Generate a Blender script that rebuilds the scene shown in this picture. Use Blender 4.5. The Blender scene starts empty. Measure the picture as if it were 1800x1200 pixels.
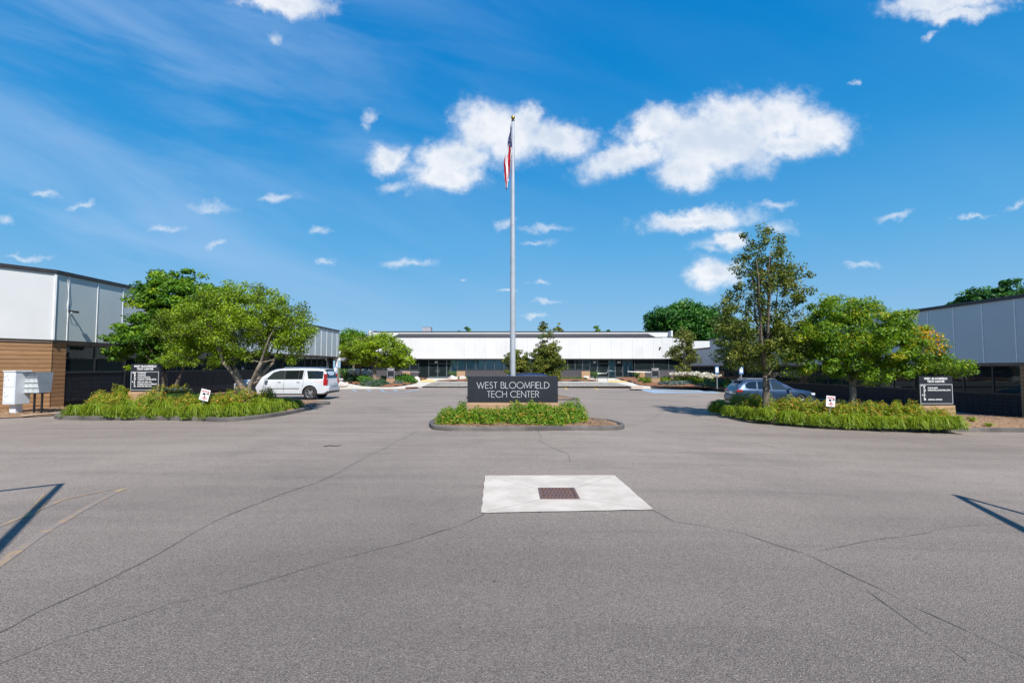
import bpy, bmesh, math, random
import numpy as np
from mathutils import Vector, Matrix, noise as mnoise
random.seed(7)
rng = np.random.default_rng(11)
scene = bpy.context.scene
col = scene.collection
R = math.radians

# ------------------------------------------------------------------ camera
EYE = 1.95
PITCH = 2.94
cam_d = bpy.data.cameras.new('camera')
cam_d.sensor_width = 36.0
cam_d.lens = 877 / 1800 * 36
cam_d.clip_start = 0.05
cam_d.clip_end = 3000
cam = bpy.data.objects.new('camera', cam_d)
col.objects.link(cam)
cam.location = (0, 0, EYE)
cam.rotation_euler = (R(90 + PITCH), 0, 0)
scene.camera = cam

# ------------------------------------------------------------------ sun, sky, exposure
TOSUN = Vector((0.30, -1.05, 1.2)).normalized()
SUN_EL = math.asin(TOSUN.z)
SUN_AZ = math.atan2(TOSUN.x, TOSUN.y)          # clockwise from +Y
sd = bpy.data.lights.new('sun', 'SUN')
sd.energy = 4.8
sd.angle = R(0.55)
sd.color = (1.0, 0.955, 0.89)
sun = bpy.data.objects.new('sun', sd)
col.objects.link(sun)
sun.rotation_euler = TOSUN.to_track_quat('Z', 'Y').to_euler()
sun.location = TOSUN * 60

scene.view_settings.view_transform = 'Standard'
scene.view_settings.look = 'None'
scene.view_settings.gamma = 1
scene.view_settings.use_curve_mapping = False
scene.view_settings.exposure = 0.5
scene.render.engine = 'CYCLES'
scene.cycles.use_denoising = True
scene.cycles.denoising_prefilter = 'ACCURATE'
scene.cycles.max_bounces = 8
scene.cycles.transparent_max_bounces = 12
scene.cycles.diffuse_bounces = 4
scene.cycles.glossy_bounces = 4
scene.cycles.sample_clamp_indirect = 8

def sky_uv(px, py):
    """tangent-plane direction (x/y, z/y) of a point of the sky"""
    v = (600 - py) / 877; p = R(PITCH)
    den = math.cos(p) - v * math.sin(p)
    return (px - 900) / 877 / den, (math.sin(p) + v * math.cos(p)) / den

CLOUDS = [  # px, py, half width, half height, tilt in degrees, opacity
 (850,222,58,44,0),(900,242,70,46,0),(980,246,66,34,-8),(800,278,64,36,0),(790,312,62,24,0),(682,280,36,26,0),
 (690,331,40,14,0),(740,305,60,18,-10),(930,215,30,30,0),
 (1260,250,150,56,4),(1370,205,66,46,0),(1440,228,62,38,-5),(1110,278,92,30,14),(1205,300,64,34,0),(1150,225,60,34,15),
 (1300,200,80,36,0),(1385,255,80,28,0),
 (1225,387,102,18,5),(1290,372,40,16,0),(1368,360,44,9,4),(1262,425,62,13,14),(1285,418,32,20,0),(1370,400,36,15,0),
 (1250,482,44,24,0),(1290,470,30,14,0),
 (725,461,52,9,-4),(705,457,26,8,0),(570,459,22,9,0),(376,427,18,8,10),(560,407,26,7,0),(372,364,48,11,-3),(490,346,38,10,0),
 (292,403,38,9,6),(138,363,24,8,18),(80,345,34,9,-6),(45,447,46,7,-6),(4,388,18,15,0),(648,207,26,16,28),(640,222,14,14,0),
 (505,5,90,22,-8),(482,70,18,18,0),(1665,5,110,22,5),(1690,25,80,14,5),(1632,62,22,7,30),(960,400,58,9,-2),(888,396,24,16,30),
 (962,526,34,6,-2),(935,553,22,6,0),(890,512,22,6,0),(1568,380,42,8,10),(1702,382,44,6,3),(1785,360,34,7,16),(1515,466,38,8,-4),
 (942,426,42,7,6),(950,491,26,5,0),(816,486,14,4,0),(1250,440,26,8,0),(1502,143,14,6,30),
]
world = bpy.data.worlds.new('World')
scene.world = world
world.use_nodes = True
world.cycles.sampling_method = 'MANUAL'
world.cycles.sample_map_resolution = 1024
def build_world():
    nt = world.node_tree
    N = nt.nodes; L = nt.links
    for n in list(N): N.remove(n)
    def node(t, **k):
        n = N.new(t)
        for a, b in k.items(): setattr(n, a, b)
        return n
    def math_(op, a, b=None, c=None, clamp=False):
        n = node('ShaderNodeMath', operation=op, use_clamp=clamp)
        for i, v in enumerate((a, b, c)):
            if v is None: continue
            if isinstance(v, (int, float)): n.inputs[i].default_value = v
            else: L.new(v, n.inputs[i])
        return n.outputs[0]
    def smooth(v, lo, hi):
        n = node('ShaderNodeMapRange', interpolation_type='SMOOTHSTEP')
        L.new(v, n.inputs[0]); n.inputs[1].default_value = lo; n.inputs[2].default_value = hi
        return n.outputs[0]
    def mix(f, a, b, mode='MIX'):
        n = node('ShaderNodeMix', data_type='RGBA', blend_type=mode)
        if isinstance(f, (int, float)): n.inputs[0].default_value = f
        else: L.new(f, n.inputs[0])
        for i, v in ((6, a), (7, b)):
            if isinstance(v, tuple): n.inputs[i].default_value = (*v, 1)
            else: L.new(v, n.inputs[i])
        return n.outputs[2]
    tc = node('ShaderNodeTexCoord')
    sky = node('ShaderNodeTexSky', sky_type='NISHITA', sun_disc=False)
    sky.sun_elevation = SUN_EL; sky.sun_rotation = SUN_AZ
    sky.altitude = 250; sky.air_density = 1.0; sky.dust_density = 0.35; sky.ozone_density = 2.2
    hs = node('ShaderNodeHueSaturation')
    hs.inputs['Hue'].default_value = 0.495
    hs.inputs['Saturation'].default_value = SKY_SAT
    hs.inputs['Value'].default_value = SKY_VAL
    L.new(sky.outputs[0], hs.inputs['Color'])
    sep = node('ShaderNodeSeparateXYZ'); L.new(tc.outputs['Generated'], sep.inputs[0])
    x, y, z = sep.outputs
    yy = math_('MAXIMUM', y, 0.05)
    u = math_('DIVIDE', x, yy); v = math_('DIVIDE', z, yy)
    cmb = node('ShaderNodeCombineXYZ'); L.new(u, cmb.inputs[0]); L.new(v, cmb.inputs[1])
    P0 = cmb.outputs[0]
    # billowing distortion
    nz = node('ShaderNodeTexNoise'); nz.inputs['Scale'].default_value = 17; nz.inputs['Detail'].default_value = 7; nz.inputs['Roughness'].default_value = .62
    L.new(P0, nz.inputs['Vector'])
    sub = node('ShaderNodeVectorMath', operation='SUBTRACT'); L.new(nz.outputs['Color'], sub.inputs[0]); sub.inputs[1].default_value = (.5, .5, .5)
    scl = node('ShaderNodeVectorMath', operation='MULTIPLY'); L.new(sub.outputs[0], scl.inputs[0]); scl.inputs[1].default_value = (.085, .06, 0)
    add = node('ShaderNodeVectorMath', operation='ADD'); L.new(P0, add.inputs[0]); L.new(scl.outputs[0], add.inputs[1])
    P = add.outputs[0]
    acc = None; acs = None
    for (px, py, a, b, t) in CLOUDS:
        cu, cv = sky_uv(px, py)
        m = node('ShaderNodeMapping', vector_type='TEXTURE')
        m.inputs['Location'].default_value = (cu, cv, 0)
        m.inputs['Rotation'].default_value = (0, 0, R(t))
        m.inputs['Scale'].default_value = (a / 877 * 1.12, b / 877 * 1.18, 1)
        L.new(P, m.inputs['Vector'])
        ln = node('ShaderNodeVectorMath', operation='LENGTH'); L.new(m.outputs[0], ln.inputs[0])
        d = ln.outputs['Value']
        if b < 20 and a < 70:           # the small ones are thin
            acs = d if acs is None else math_('MINIMUM', acs, d)
            continue
        acc = d if acc is None else math_('SMOOTH_MIN', acc, d, .22)
    front = smooth(y, .12, .3)
    core = math_('SUBTRACT', 1.0, acc)
    n2 = node('ShaderNodeTexNoise'); n2.inputs['Scale'].default_value = 42; n2.inputs['Detail'].default_value = 8; n2.inputs['Roughness'].default_value = .66
    L.new(P0, n2.inputs['Vector'])
    n3 = node('ShaderNodeTexNoise'); n3.inputs['Scale'].default_value = 9; n3.inputs['Detail'].default_value = 5
    L.new(P0, n3.inputs['Vector'])
    det = math_('MULTIPLY', math_('SUBTRACT', n2.outputs[0], .5), .75)
    det2 = math_('MULTIPLY', math_('SUBTRACT', n3.outputs[0], .5), .7)
    dens = math_('ADD', core, math_('ADD', det, det2))
    dsm = math_('ADD', math_('SUBTRACT', .78, acs), math_('ADD', math_('MULTIPLY', det, 1.3), math_('MULTIPLY', det2, 1.6)))
    alpha = math_('MULTIPLY', math_('MAXIMUM', math_('POWER', smooth(dens, -.32, .66), 1.5), math_('MULTIPLY', smooth(dsm, -.2, 1.0), .58)), front)
    # sparse small clouds over the rest of the sky
    ng = node('ShaderNodeTexNoise'); ng.inputs['Scale'].default_value = 5.5; ng.inputs['Detail'].default_value = 7
    L.new(tc.outputs['Generated'], ng.inputs['Vector'])
    ga = math_('MULTIPLY', smooth(ng.outputs[0], .6, .74), math_('MULTIPLY', math_('SUBTRACT', 1.0, front), smooth(z, .03, .2)))
    alpha = math_('MAXIMUM', alpha, ga)
    # thin streaks of high cloud, strongest on the left
    mp = node('ShaderNodeMapping', vector_type='TEXTURE'); mp.inputs['Rotation'].default_value = (0, 0, R(-19)); mp.inputs['Scale'].default_value = (2.2, .42, 1)
    L.new(P0, mp.inputs['Vector'])
    nw = node('ShaderNodeTexNoise'); nw.inputs['Scale'].default_value = 2.6; nw.inputs['Detail'].default_value = 6; nw.inputs['Roughness'].default_value = .55; nw.inputs['Distortion'].default_value = .5
    L.new(mp.outputs[0], nw.inputs['Vector'])
    wl = smooth(u, .25, -.75)
    wisp = math_('MULTIPLY', math_('MULTIPLY', smooth(nw.outputs[0], .36, .74), math_('ADD', math_('MULTIPLY', wl, .45), .04)), front)
    # cloud tone: bright crests, slightly greyed bodies
    up = node('ShaderNodeVectorMath', operation='ADD'); L.new(P0, up.inputs[0]); up.inputs[1].default_value = (.012, .03, 0)
    n4 = node('ShaderNodeTexNoise'); n4.inputs['Scale'].default_value = 11; n4.inputs['Detail'].default_value = 5
    L.new(up.outputs[0], n4.inputs['Vector'])
    shade = smooth(math_('ADD', math_('MULTIPLY', dens, .6), math_('MULTIPLY', math_('SUBTRACT', n4.outputs[0], .5), 1.5)), .05, .75)
    ccol = mix(shade, (6.8, 6.9, 7.1), (4.7, 5.3, 6.2))
    rp = node('ShaderNodeValToRGB'); cr = rp.color_ramp
    stops = [(0.0,(2.45,4.1,5.7)),(.10,(1.65,3.55,5.6)),(.22,(.78,2.95,5.5)),(.37,(.20,2.15,5.0)),(.50,(.03,1.72,4.6)),(.62,(.0,1.50,4.4)),(1.0,(.0,1.0,3.4))]
    cr.elements[0].position = 0; cr.elements[0].color = (*[c/8 for c in stops[0][1]], 1)
    cr.elements[1].position = 1; cr.elements[1].color = (*[c/8 for c in stops[-1][1]], 1)
    for p_, c_ in stops[1:-1]:
        e_ = cr.elements.new(p_); e_.color = (*[c/8 for c in c_], 1)
    L.new(z, rp.inputs[0])
    rs = node('ShaderNodeVectorMath', operation='SCALE'); L.new(rp.outputs[0], rs.inputs[0]); rs.inputs['Scale'].default_value = 8
    skyc = mix(.95, hs.outputs[0], rs.outputs[0])
    base = mix(wisp, skyc, (3.0, 4.3, 6.3))
    # haze over the horizon
    hz = smooth(z, .34, -.02)
    fin = mix(math_('MULTIPLY', alpha, .96), base, ccol)
    bg = node('ShaderNodeBackground'); bg.inputs['Strength'].default_value = 0.1
    L.new(fin, bg.inputs['Color'])
    out = node('ShaderNodeOutputWorld'); L.new(bg.outputs[0], out.inputs[0])
SKY_SAT, SKY_VAL = 1.25, 1.0
build_world()

# ------------------------------------------------------------------ helpers
def smoothstep(t):
    t = min(max(t, 0.0), 1.0)
    return t * t * (3 - 2 * t)
def gz(x, y):
    """height of the paved ground: level on the left, falling gently to the right"""
    s = -0.0285 * min(max(x - 2, 0), 23)
    return s * (1 - smoothstep((y - 34) / 24))
def W(px, py, Y):
    u, v = sky_uv(px, py)
    return Vector((u * Y, Y, EYE + v * Y))
def G(px, py):
    u, v = sky_uv(px, py)
    Y = -EYE / v
    for _ in range(12):
        Y = (gz(u * Y, Y) - EYE) / v
    return (u * Y, Y)

def link(name, me, parent=None, loc=None):
    o = bpy.data.objects.new(name, me)
    col.objects.link(o)
    if parent: o.parent = parent
    if loc is not None: o.location = loc
    return o
def tag(o, label=None, cat=None, group=None, kind=None):
    if label: o['label'] = label
    if cat: o['category'] = cat
    if group: o['group'] = group
    if kind: o['kind'] = kind
    return o
def empty(name, loc, rz=0, label=None, cat=None, group=None):
    o = bpy.data.objects.new(name, None)
    col.objects.link(o)
    o.location = loc; o.rotation_euler = (0, 0, rz)
    o.empty_display_size = .2
    return tag(o, label, cat, group)

class MB:
    def __init__(s): s.v = []; s.f = []; s.m = []
    def quad(s, a, b, c, d, m=0):
        i = len(s.v); s.v += [tuple(a), tuple(b), tuple(c), tuple(d)]; s.f.append((i, i+1, i+2, i+3)); s.m.append(m); return s
    def poly(s, pts, m=0):
        i = len(s.v); s.v += [tuple(p) for p in pts]; s.f.append(tuple(range(i, i+len(pts)))); s.m.append(m); return s
    def box(s, x0, x1, y0, y1, z0, z1, m=0, M=None):
        i = len(s.v)
        vs = [(x0,y0,z0),(x1,y0,z0),(x1,y1,z0),(x0,y1,z0),(x0,y0,z1),(x1,y0,z1),(x1,y1,z1),(x0,y1,z1)]
        if M is not None: vs = [tuple(M @ Vector(p)) for p in vs]
        s.v += vs
        for f in ((0,3,2,1),(4,5,6,7),(0,1,5,4),(1,2,6,5),(2,3,7,6),(3,0,4,7)):
            s.f.append(tuple(i+k for k in f)); s.m.append(m)
        return s
    def tube(s, pts, rads, n=8, m=0, cap=True):
        pts = [Vector(p) for p in pts]
        if not hasattr(rads, '__len__'): rads = [rads] * len(pts)
        base = len(s.v)
        up = None
        for k, p in enumerate(pts):
            d = (pts[min(k+1, len(pts)-1)] - pts[max(k-1, 0)])
            if d.length < 1e-9: d = Vector((0,0,1))
            d.normalize()
            if up is None:
                up = Vector((1,0,0)) if abs(d.x) < .9 else Vector((0,1,0))
            a = (up - d * up.dot(d)).normalized(); up = a
            b = d.cross(a)
            for j in range(n):
                t = 2 * math.pi * j / n
                s.v.append(tuple(p + (a * math.cos(t) + b * math.sin(t)) * rads[k]))
        for k in range(len(pts) - 1):
            for j in range(n):
                s.f.append((base+k*n+j, base+k*n+(j+1)%n, base+(k+1)*n+(j+1)%n, base+(k+1)*n+j)); s.m.append(m)
        if cap:
            s.f.append(tuple(base+j for j in reversed(range(n)))); s.m.append(m)
            e = base + (len(pts)-1)*n
            s.f.append(tuple(e+j for j in range(n))); s.m.append(m)
        return s
    def lathe(s, prof, n=16, M=None, m=0):
        base = len(s.v)
        for (r, z) in prof:
            for j in range(n):
                t = 2*math.pi*j/n
                p = Vector((r*math.cos(t), r*math.sin(t), z))
                s.v.append(tuple(M @ p if M is not None else p))
        for k in range(len(prof)-1):
            for j in range(n):
                s.f.append((base+k*n+j, base+k*n+(j+1)%n, base+(k+1)*n+(j+1)%n, base+(k+1)*n+j)); s.m.append(m)
        return s
    def mesh(s, name, mats, smooth=False, bevel=0):
        me = bpy.data.meshes.new(name)
        me.from_pydata(s.v, [], s.f)
        for m in (mats if isinstance(mats, (list, tuple)) else [mats]): me.materials.append(m)
        me.polygons.foreach_set('material_index', s.m)
        if bevel:
            bm = bmesh.new(); bm.from_mesh(me)
            bmesh.ops.remove_doubles(bm, verts=bm.verts, dist=1e-5)
            bmesh.ops.bevel(bm, geom=[e for e in bm.edges if len(e.link_faces) == 2 and e.calc_face_angle(0) > .5], offset=bevel, segments=2, affect='EDGES', profile=.6)
            bm.to_mesh(me); bm.free()
        if smooth:
            me.polygons.foreach_set('use_smooth', [True]*len(me.polygons))
            if smooth != 'all': me.set_sharp_from_angle(angle=R(35))
        me.update()
        return me
    def build(s, name, mats, parent=None, loc=None, smooth=False, bevel=0):
        return link(name, s.mesh(name, mats, smooth, bevel), parent, loc)

# ------------------------------------------------------------------ materials
MATS = {}
def new_mat(name):
    m = bpy.data.materials.new(name); m.use_nodes = True
    MATS[name] = m
    return m, m.node_tree.nodes, m.node_tree.links, m.node_tree.nodes['Principled BSDF']
def pos_vec(N, L, scale=(1,1,1)):
    g = N.new('ShaderNodeNewGeometry')
    mp = N.new('ShaderNodeMapping'); mp.inputs['Scale'].default_value = scale
    L.new(g.outputs['Position'], mp.inputs['Vector'])
    return mp.outputs[0]
def nnoise(N, L, vec, scale, detail=4, rough=.55, lo=.35, hi=.65, dist=0):
    n = N.new('ShaderNodeTexNoise'); n.inputs['Scale'].default_value = scale; n.inputs['Detail'].default_value = detail
    n.inputs['Roughness'].default_value = rough; n.inputs['Distortion'].default_value = dist
    L.new(vec, n.inputs['Vector'])
    mr = N.new('ShaderNodeMapRange'); mr.inputs[1].default_value = lo; mr.inputs[2].default_value = hi
    L.new(n.outputs[0], mr.inputs[0])
    return mr.outputs[0]
def mixc(N, L, f, a, b, mode='MIX'):
    n = N.new('ShaderNodeMix'); n.data_type = 'RGBA'; n.blend_type = mode; n.clamp_factor = True
    if isinstance(f, (int, float)): n.inputs[0].default_value = f
    else: L.new(f, n.inputs[0])
    for i, v in ((6, a), (7, b)):
        if isinstance(v, (tuple, list)): n.inputs[i].default_value = (*v[:3], 1)
        else: L.new(v, n.inputs[i])
    return n.outputs[2]
def bump(N, L, bs, h, strength=.3, dist=.01):
    b = N.new('ShaderNodeBump'); b.inputs['Strength'].default_value = strength; b.inputs['Distance'].default_value = dist
    L.new(h, b.inputs['Height']); L.new(b.outputs[0], bs.inputs['Normal'])
def simple(name, c1, c2=None, rough=.6, scale=3, metal=0, bmp=0, bscale=40, spec=.5, stretch=(1,1,1), objvar=0, coat=0, detail=4):
    m, N, L, bs = new_mat(name)
    c2 = c2 or tuple(x*.85 for x in c1)
    vec = pos_vec(N, L, stretch)
    f = nnoise(N, L, vec, scale, detail)
    c = mixc(N, L, f, c1, c2)
    if objvar:
        oi = N.new('ShaderNodeObjectInfo')
        mr = N.new('ShaderNodeMapRange'); mr.inputs[3].default_value = 1-objvar; mr.inputs[4].default_value = 1+objvar
        L.new(oi.outputs['Random'], mr.inputs[0])
        vm = N.new('ShaderNodeVectorMath'); vm.operation = 'SCALE'; L.new(c, vm.inputs[0]); L.new(mr.outputs[0], vm.inputs['Scale'])
        c = vm.outputs[0]
    L.new(c, bs.inputs['Base Color'])
    bs.inputs['Roughness'].default_value = rough; bs.inputs['Metallic'].default_value = metal
    bs.inputs['Specular IOR Level'].default_value = spec
    bs.inputs['Coat Weight'].default_value = coat
    if bmp: bump(N, L, bs, nnoise(N, L, vec, bscale, 5, .6, 0, 1), bmp, .02)
    return m

def asphalt_mat():
    m, N, L, bs = new_mat('asphalt')
    v = pos_vec(N, L)
    def vor(scale):
        n = N.new('ShaderNodeTexVoronoi'); n.inputs['Scale'].default_value = scale; L.new(v, n.inputs['Vector']); return n
    # broad tone: greyer close by and to the left, browner dusty lanes
    broad = nnoise(N, L, v, .09, 4, .5, .36, .64)
    mid = nnoise(N, L, v, .7, 6, .65, .42, .80)
    tracks = nnoise(N, L, pos_vec(N, L, (.12, 1.1, 1)), 1.0, 5, .6, .34, .68, .6)
    c = mixc(N, L, broad, (.222, .182, .152), (.292, .244, .204))
    c = mixc(N, L, mid, c, (.198, .163, .137), )
    mr = N.new('ShaderNodeMath'); mr.operation = 'MULTIPLY'; mr.inputs[1].default_value = .45; L.new(tracks, mr.inputs[0])
    c = mixc(N, L, mr.outputs[0], c, (.345, .288, .240))
    # the asphalt gets darker towards the camera end
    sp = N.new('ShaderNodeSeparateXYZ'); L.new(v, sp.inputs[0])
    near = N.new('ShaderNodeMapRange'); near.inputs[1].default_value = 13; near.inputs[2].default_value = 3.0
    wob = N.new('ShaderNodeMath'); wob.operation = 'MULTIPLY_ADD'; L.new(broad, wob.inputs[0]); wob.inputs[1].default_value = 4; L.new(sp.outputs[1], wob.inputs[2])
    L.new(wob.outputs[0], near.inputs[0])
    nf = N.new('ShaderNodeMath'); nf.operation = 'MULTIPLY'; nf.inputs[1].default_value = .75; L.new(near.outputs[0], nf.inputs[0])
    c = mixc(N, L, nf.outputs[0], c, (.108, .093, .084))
    # tyre-worn darker arcs and blotches
    mp2 = N.new('ShaderNodeMapping'); mp2.inputs['Rotation'].default_value = (0, 0, .5); mp2.inputs['Scale'].default_value = (.10, .9, 1); L.new(v, mp2.inputs['Vector'])
    t2 = nnoise(N, L, mp2.outputs[0], 1.3, 5, .6, .52, .72, 1.2)
    t3 = nnoise(N, L, v, .28, 5, .65, .50, .70, .4)
    for t_, k_ in ((t2, .30), (t3, .28)):
        q_ = N.new('ShaderNodeMath'); q_.operation = 'MULTIPLY'; q_.inputs[1].default_value = k_; L.new(t_, q_.inputs[0])
        c = mixc(N, L, q_.outputs[0], c, (.105, .090, .082))
    # aggregate
    a = vor(150)
    sepc = N.new('ShaderNodeSeparateColor'); L.new(a.outputs['Color'], sepc.inputs[0])
    g = N.new('ShaderNodeMapRange'); g.inputs[1].default_value = 0; g.inputs[2].default_value = 1; g.inputs[3].default_value = .52; g.inputs[4].default_value = 1.50
    L.new(sepc.outputs[0], g.inputs[0])
    vm = N.new('ShaderNodeVectorMath'); vm.operation = 'SCALE'; L.new(c, vm.inputs[0]); L.new(g.outputs[0], vm.inputs['Scale'])
    lightst = N.new('ShaderNodeMapRange'); lightst.inputs[1].default_value = .98; lightst.inputs[2].default_value = .995; L.new(sepc.outputs[1], lightst.inputs[0])
    c = mixc(N, L, lightst.outputs[0], vm.outputs[0], (.33, .31, .29))
    darkst = N.new('ShaderNodeMapRange'); darkst.inputs[1].default_value = .90; darkst.inputs[2].default_value = .95; L.new(sepc.outputs[2], darkst.inputs[0])
    dk = N.new('ShaderNodeMath'); dk.operation='MULTIPLY'; dk.inputs[1].default_value=.65; L.new(darkst.outputs[0], dk.inputs[0])
    c = mixc(N, L, dk.outputs[0], c, (.05, .048, .048))
    # old oil stains
    st = nnoise(N, L, v, .55, 3, .5, .68, .76)
    sm = N.new('ShaderNodeMath'); sm.operation='MULTIPLY'; sm.inputs[1].default_value=.28; L.new(st, sm.inputs[0])
    c = mixc(N, L, sm.outputs[0], c, (.085, .08, .078))
    L.new(c, bs.inputs['Base Color'])
    bs.inputs['Roughness'].default_value = .82
    bs.inputs['Specular IOR Level'].default_value = .35
    b2 = vor(95)
    bump(N, L, bs, b2.outputs['Distance'], .55, .012)
    return m
asphalt = asphalt_mat()

def glass_mat(name, tint=(.012,.018,.02), trans=.0, ior=1.38, rough=.015):
    """mirror-like window glass over a dark body, partly see-through when trans > 0"""
    m, N, L, bs = new_mat(name)
    out = N['Material Output']
    bs.inputs['Base Color'].default_value = (*tint, 1)
    bs.inputs['Roughness'].default_value = .25; bs.inputs['Specular IOR Level'].default_value = 0
    tr = N.new('ShaderNodeBsdfTransparent'); tr.inputs[0].default_value = (.72,.86,.88,1)
    mx = N.new('ShaderNodeMixShader'); mx.inputs[0].default_value = trans
    L.new(bs.outputs[0], mx.inputs[1]); L.new(tr.outputs[0], mx.inputs[2])
    gl = N.new('ShaderNodeBsdfGlossy'); gl.inputs['Roughness'].default_value = rough; gl.inputs[0].default_value = (.8,.9,.95,1)
    fr = N.new('ShaderNodeFresnel'); fr.inputs[0].default_value = ior
    v = pos_vec(N, L)
    bump(N, L, gl, nnoise(N, L, v, 1.3, 2, .5, 0, 1), .02, .05)
    m2 = N.new('ShaderNodeMixShader'); L.new(fr.outputs[0], m2.inputs[0]); L.new(mx.outputs[0], m2.inputs[1]); L.new(gl.outputs[0], m2.inputs[2])
    L.new(m2.outputs[0], out.inputs[0])
    return m
M_fascia_r = simple('shaded_fascia_paint', (.46,.53,.55), (.42,.49,.51), .5, .5, bmp=.08, bscale=14, objvar=.03)  # shade of the right wing's court wall put into the panel colour
M_fascia_l = simple('half_shaded_fascia_paint', (.47,.53,.545), (.43,.49,.505), .55, .5, bmp=.08, bscale=14, objvar=.03)  # greyed copy: weak grazing light on the left court wall put into the colour
M_fascia = simple('fascia_paint', (.60,.605,.60), (.55,.557,.555), .55, .5, bmp=.08, bscale=14, objvar=.02)
M_trim_dark = simple('dark_roof_trim', (.022,.022,.026), (.035,.033,.035), .5)
M_trim_light = simple('light_joint_strip', (.85,.86,.86), None, .5)
M_joint = simple('panel_joint_backing', (.10,.11,.12), None, .8)  # dark grey backing that shows in the gaps between panels
M_board = simple('brown_siding', (.34,.188,.088), (.265,.143,.064), .62, 2.5, stretch=(1,1,9), objvar=.10, bmp=.12, bscale=12)
M_board_l = simple('tan_siding', (.42,.27,.16), (.34,.21,.12), .62, 2.5, stretch=(1,1,9), objvar=.12)
M_soffit = simple('brown_soffit', (.16,.12,.095), None, .7)
M_block = simple('dark_glazed_block', (.012,.013,.019), (.008,.009,.013), .6, 4, objvar=.22, bmp=.15, bscale=30, spec=.3)
M_block_back = simple('grey_block', (.075,.070,.078), (.055,.052,.058), .6, 5)
M_mortar = simple('dark_mortar', (.012,.012,.014), None, .9)
M_glass = glass_mat('dark_reflective_glass')
M_glass_blind = glass_mat('clear_window_glass', trans=.9, ior=1.5)
M_frame = simple('black_window_frame', (.015,.016,.018), None, .35)
M_alum = simple('anodised_frame', (.12,.15,.17), None, .4, metal=.4)
M_blind = simple('window_blinds', (.80,.87,.88), (.70,.78,.79), .7, 1.2, stretch=(9,1,1))
M_inside = simple('dark_interior', (.008,.009,.011), None, .9)
M_ribmetal = simple('dark_standing_seam', (.075,.068,.07), (.06,.055,.057), .5)
M_roof = simple('flat_roof_membrane', (.25,.25,.25), None, .9)
M_conc = simple('sidewalk_concrete', (.62,.58,.50), (.50,.46,.40), .85, 1.1, bmp=.1, bscale=60)
M_slabc = simple('basin_concrete', (.56,.50,.435), (.44,.39,.335), .85, 2.3, bmp=.25, bscale=70, detail=8)
M_kerb = simple('weathered_kerb', (.075,.068,.064), (.15,.135,.12), .9, 1.6, bmp=.5, bscale=25, detail=8)
M_curbc = simple('concrete_curb', (.60,.55,.48), (.46,.42,.37), .85, 1.5, bmp=.2)
M_yellow = simple('yellow_paint', (.62,.42,.06), (.42,.30,.08), .7, 6)
M_yellowtile = simple('yellow_ramp', (.70,.52,.20), None, .8)
M_red = simple('red_kerb_paint', (.42,.11,.06), (.36,.20,.14), .8, 3)
M_galv = simple('galvanised_steel', (.38,.40,.42), None, .4, metal=.7)
M_mailw = simple('white_mailbox_enamel', (.62,.65,.68), (.58,.61,.64), .35, 2)
M_mailg = simple('grey_mailbox_aluminium', (.34,.38,.42), (.28,.32,.36), .42, 2, metal=.35)
M_maild = simple('brushed_mailbox_door', (.60,.63,.64), None, .4, metal=.3)
M_black = simple('black_metal', (.014,.014,.016), None, .45)
M_signblk = simple('charcoal_sign_panel', (.016,.018,.024), (.020,.022,.028), .5, spec=.3)
M_letter = simple('brushed_letter', (.50,.52,.54), None, .4, metal=.2)
M_white = simple('white_sign_paint', (.80,.80,.80), None, .5)
M_redp = simple('red_print', (.55,.04,.05), None, .5)
M_bluep = simple('accessible_blue', (.07,.20,.42), None, .5)
M_pole = simple('brushed_flagpole', (.56,.57,.59), (.48,.49,.51), .34, 3, metal=.45)
M_gold = simple('gold_ball', (.65,.42,.10), None, .25, metal=.9)
M_rust = simple('rusty_grate', (.10,.075,.085), (.16,.08,.05), .7, 14, bmp=.3, bscale=80)
M_rustdark = simple('pit_shade_rust', (.008,.006,.006), (.10,.04,.015), .9, 26)
M_stone = simple('pale_boulder', (.60,.55,.50), (.45,.41,.38), .8, 6, bmp=.5, bscale=9)
M_mulch = simple('brown_mulch', (.20,.115,.06), (.13,.07,.036), .95, 18, bmp=.8, bscale=40, detail=8)
M_mulch_t = simple('tan_wood_mulch', (.34,.215,.125), (.22,.13,.07), .95, 22, bmp=.8, bscale=40, detail=8)

def faded_paint(name, c, lo=.35, hi=.6, scale=9):
    """worn road paint: the asphalt shows through"""
    m, N, L, bs = new_mat(name)
    v = pos_vec(N, L)
    f = nnoise(N, L, v, scale, 8, .7, lo, hi)
    L.new(mixc(N, L, f, c, (.205,.175,.155)), bs.inputs['Base Color'])
    bs.inputs['Roughness'].default_value = .8
    return m
M_fadeY = faded_paint('faded_yellow_line', (.62,.40,.08), .30, .62)
M_fadeY2 = faded_paint('almost_gone_yellow_line', (.40,.25,.09), .30, .53, 6)
M_fadeB = faded_paint('faded_blue_paint', (.26,.42,.58), .40, .75, 5)
M_crack = simple('tar_dark_crack', (.05,.045,.042), (.14,.125,.115), .95, 5)
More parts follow.
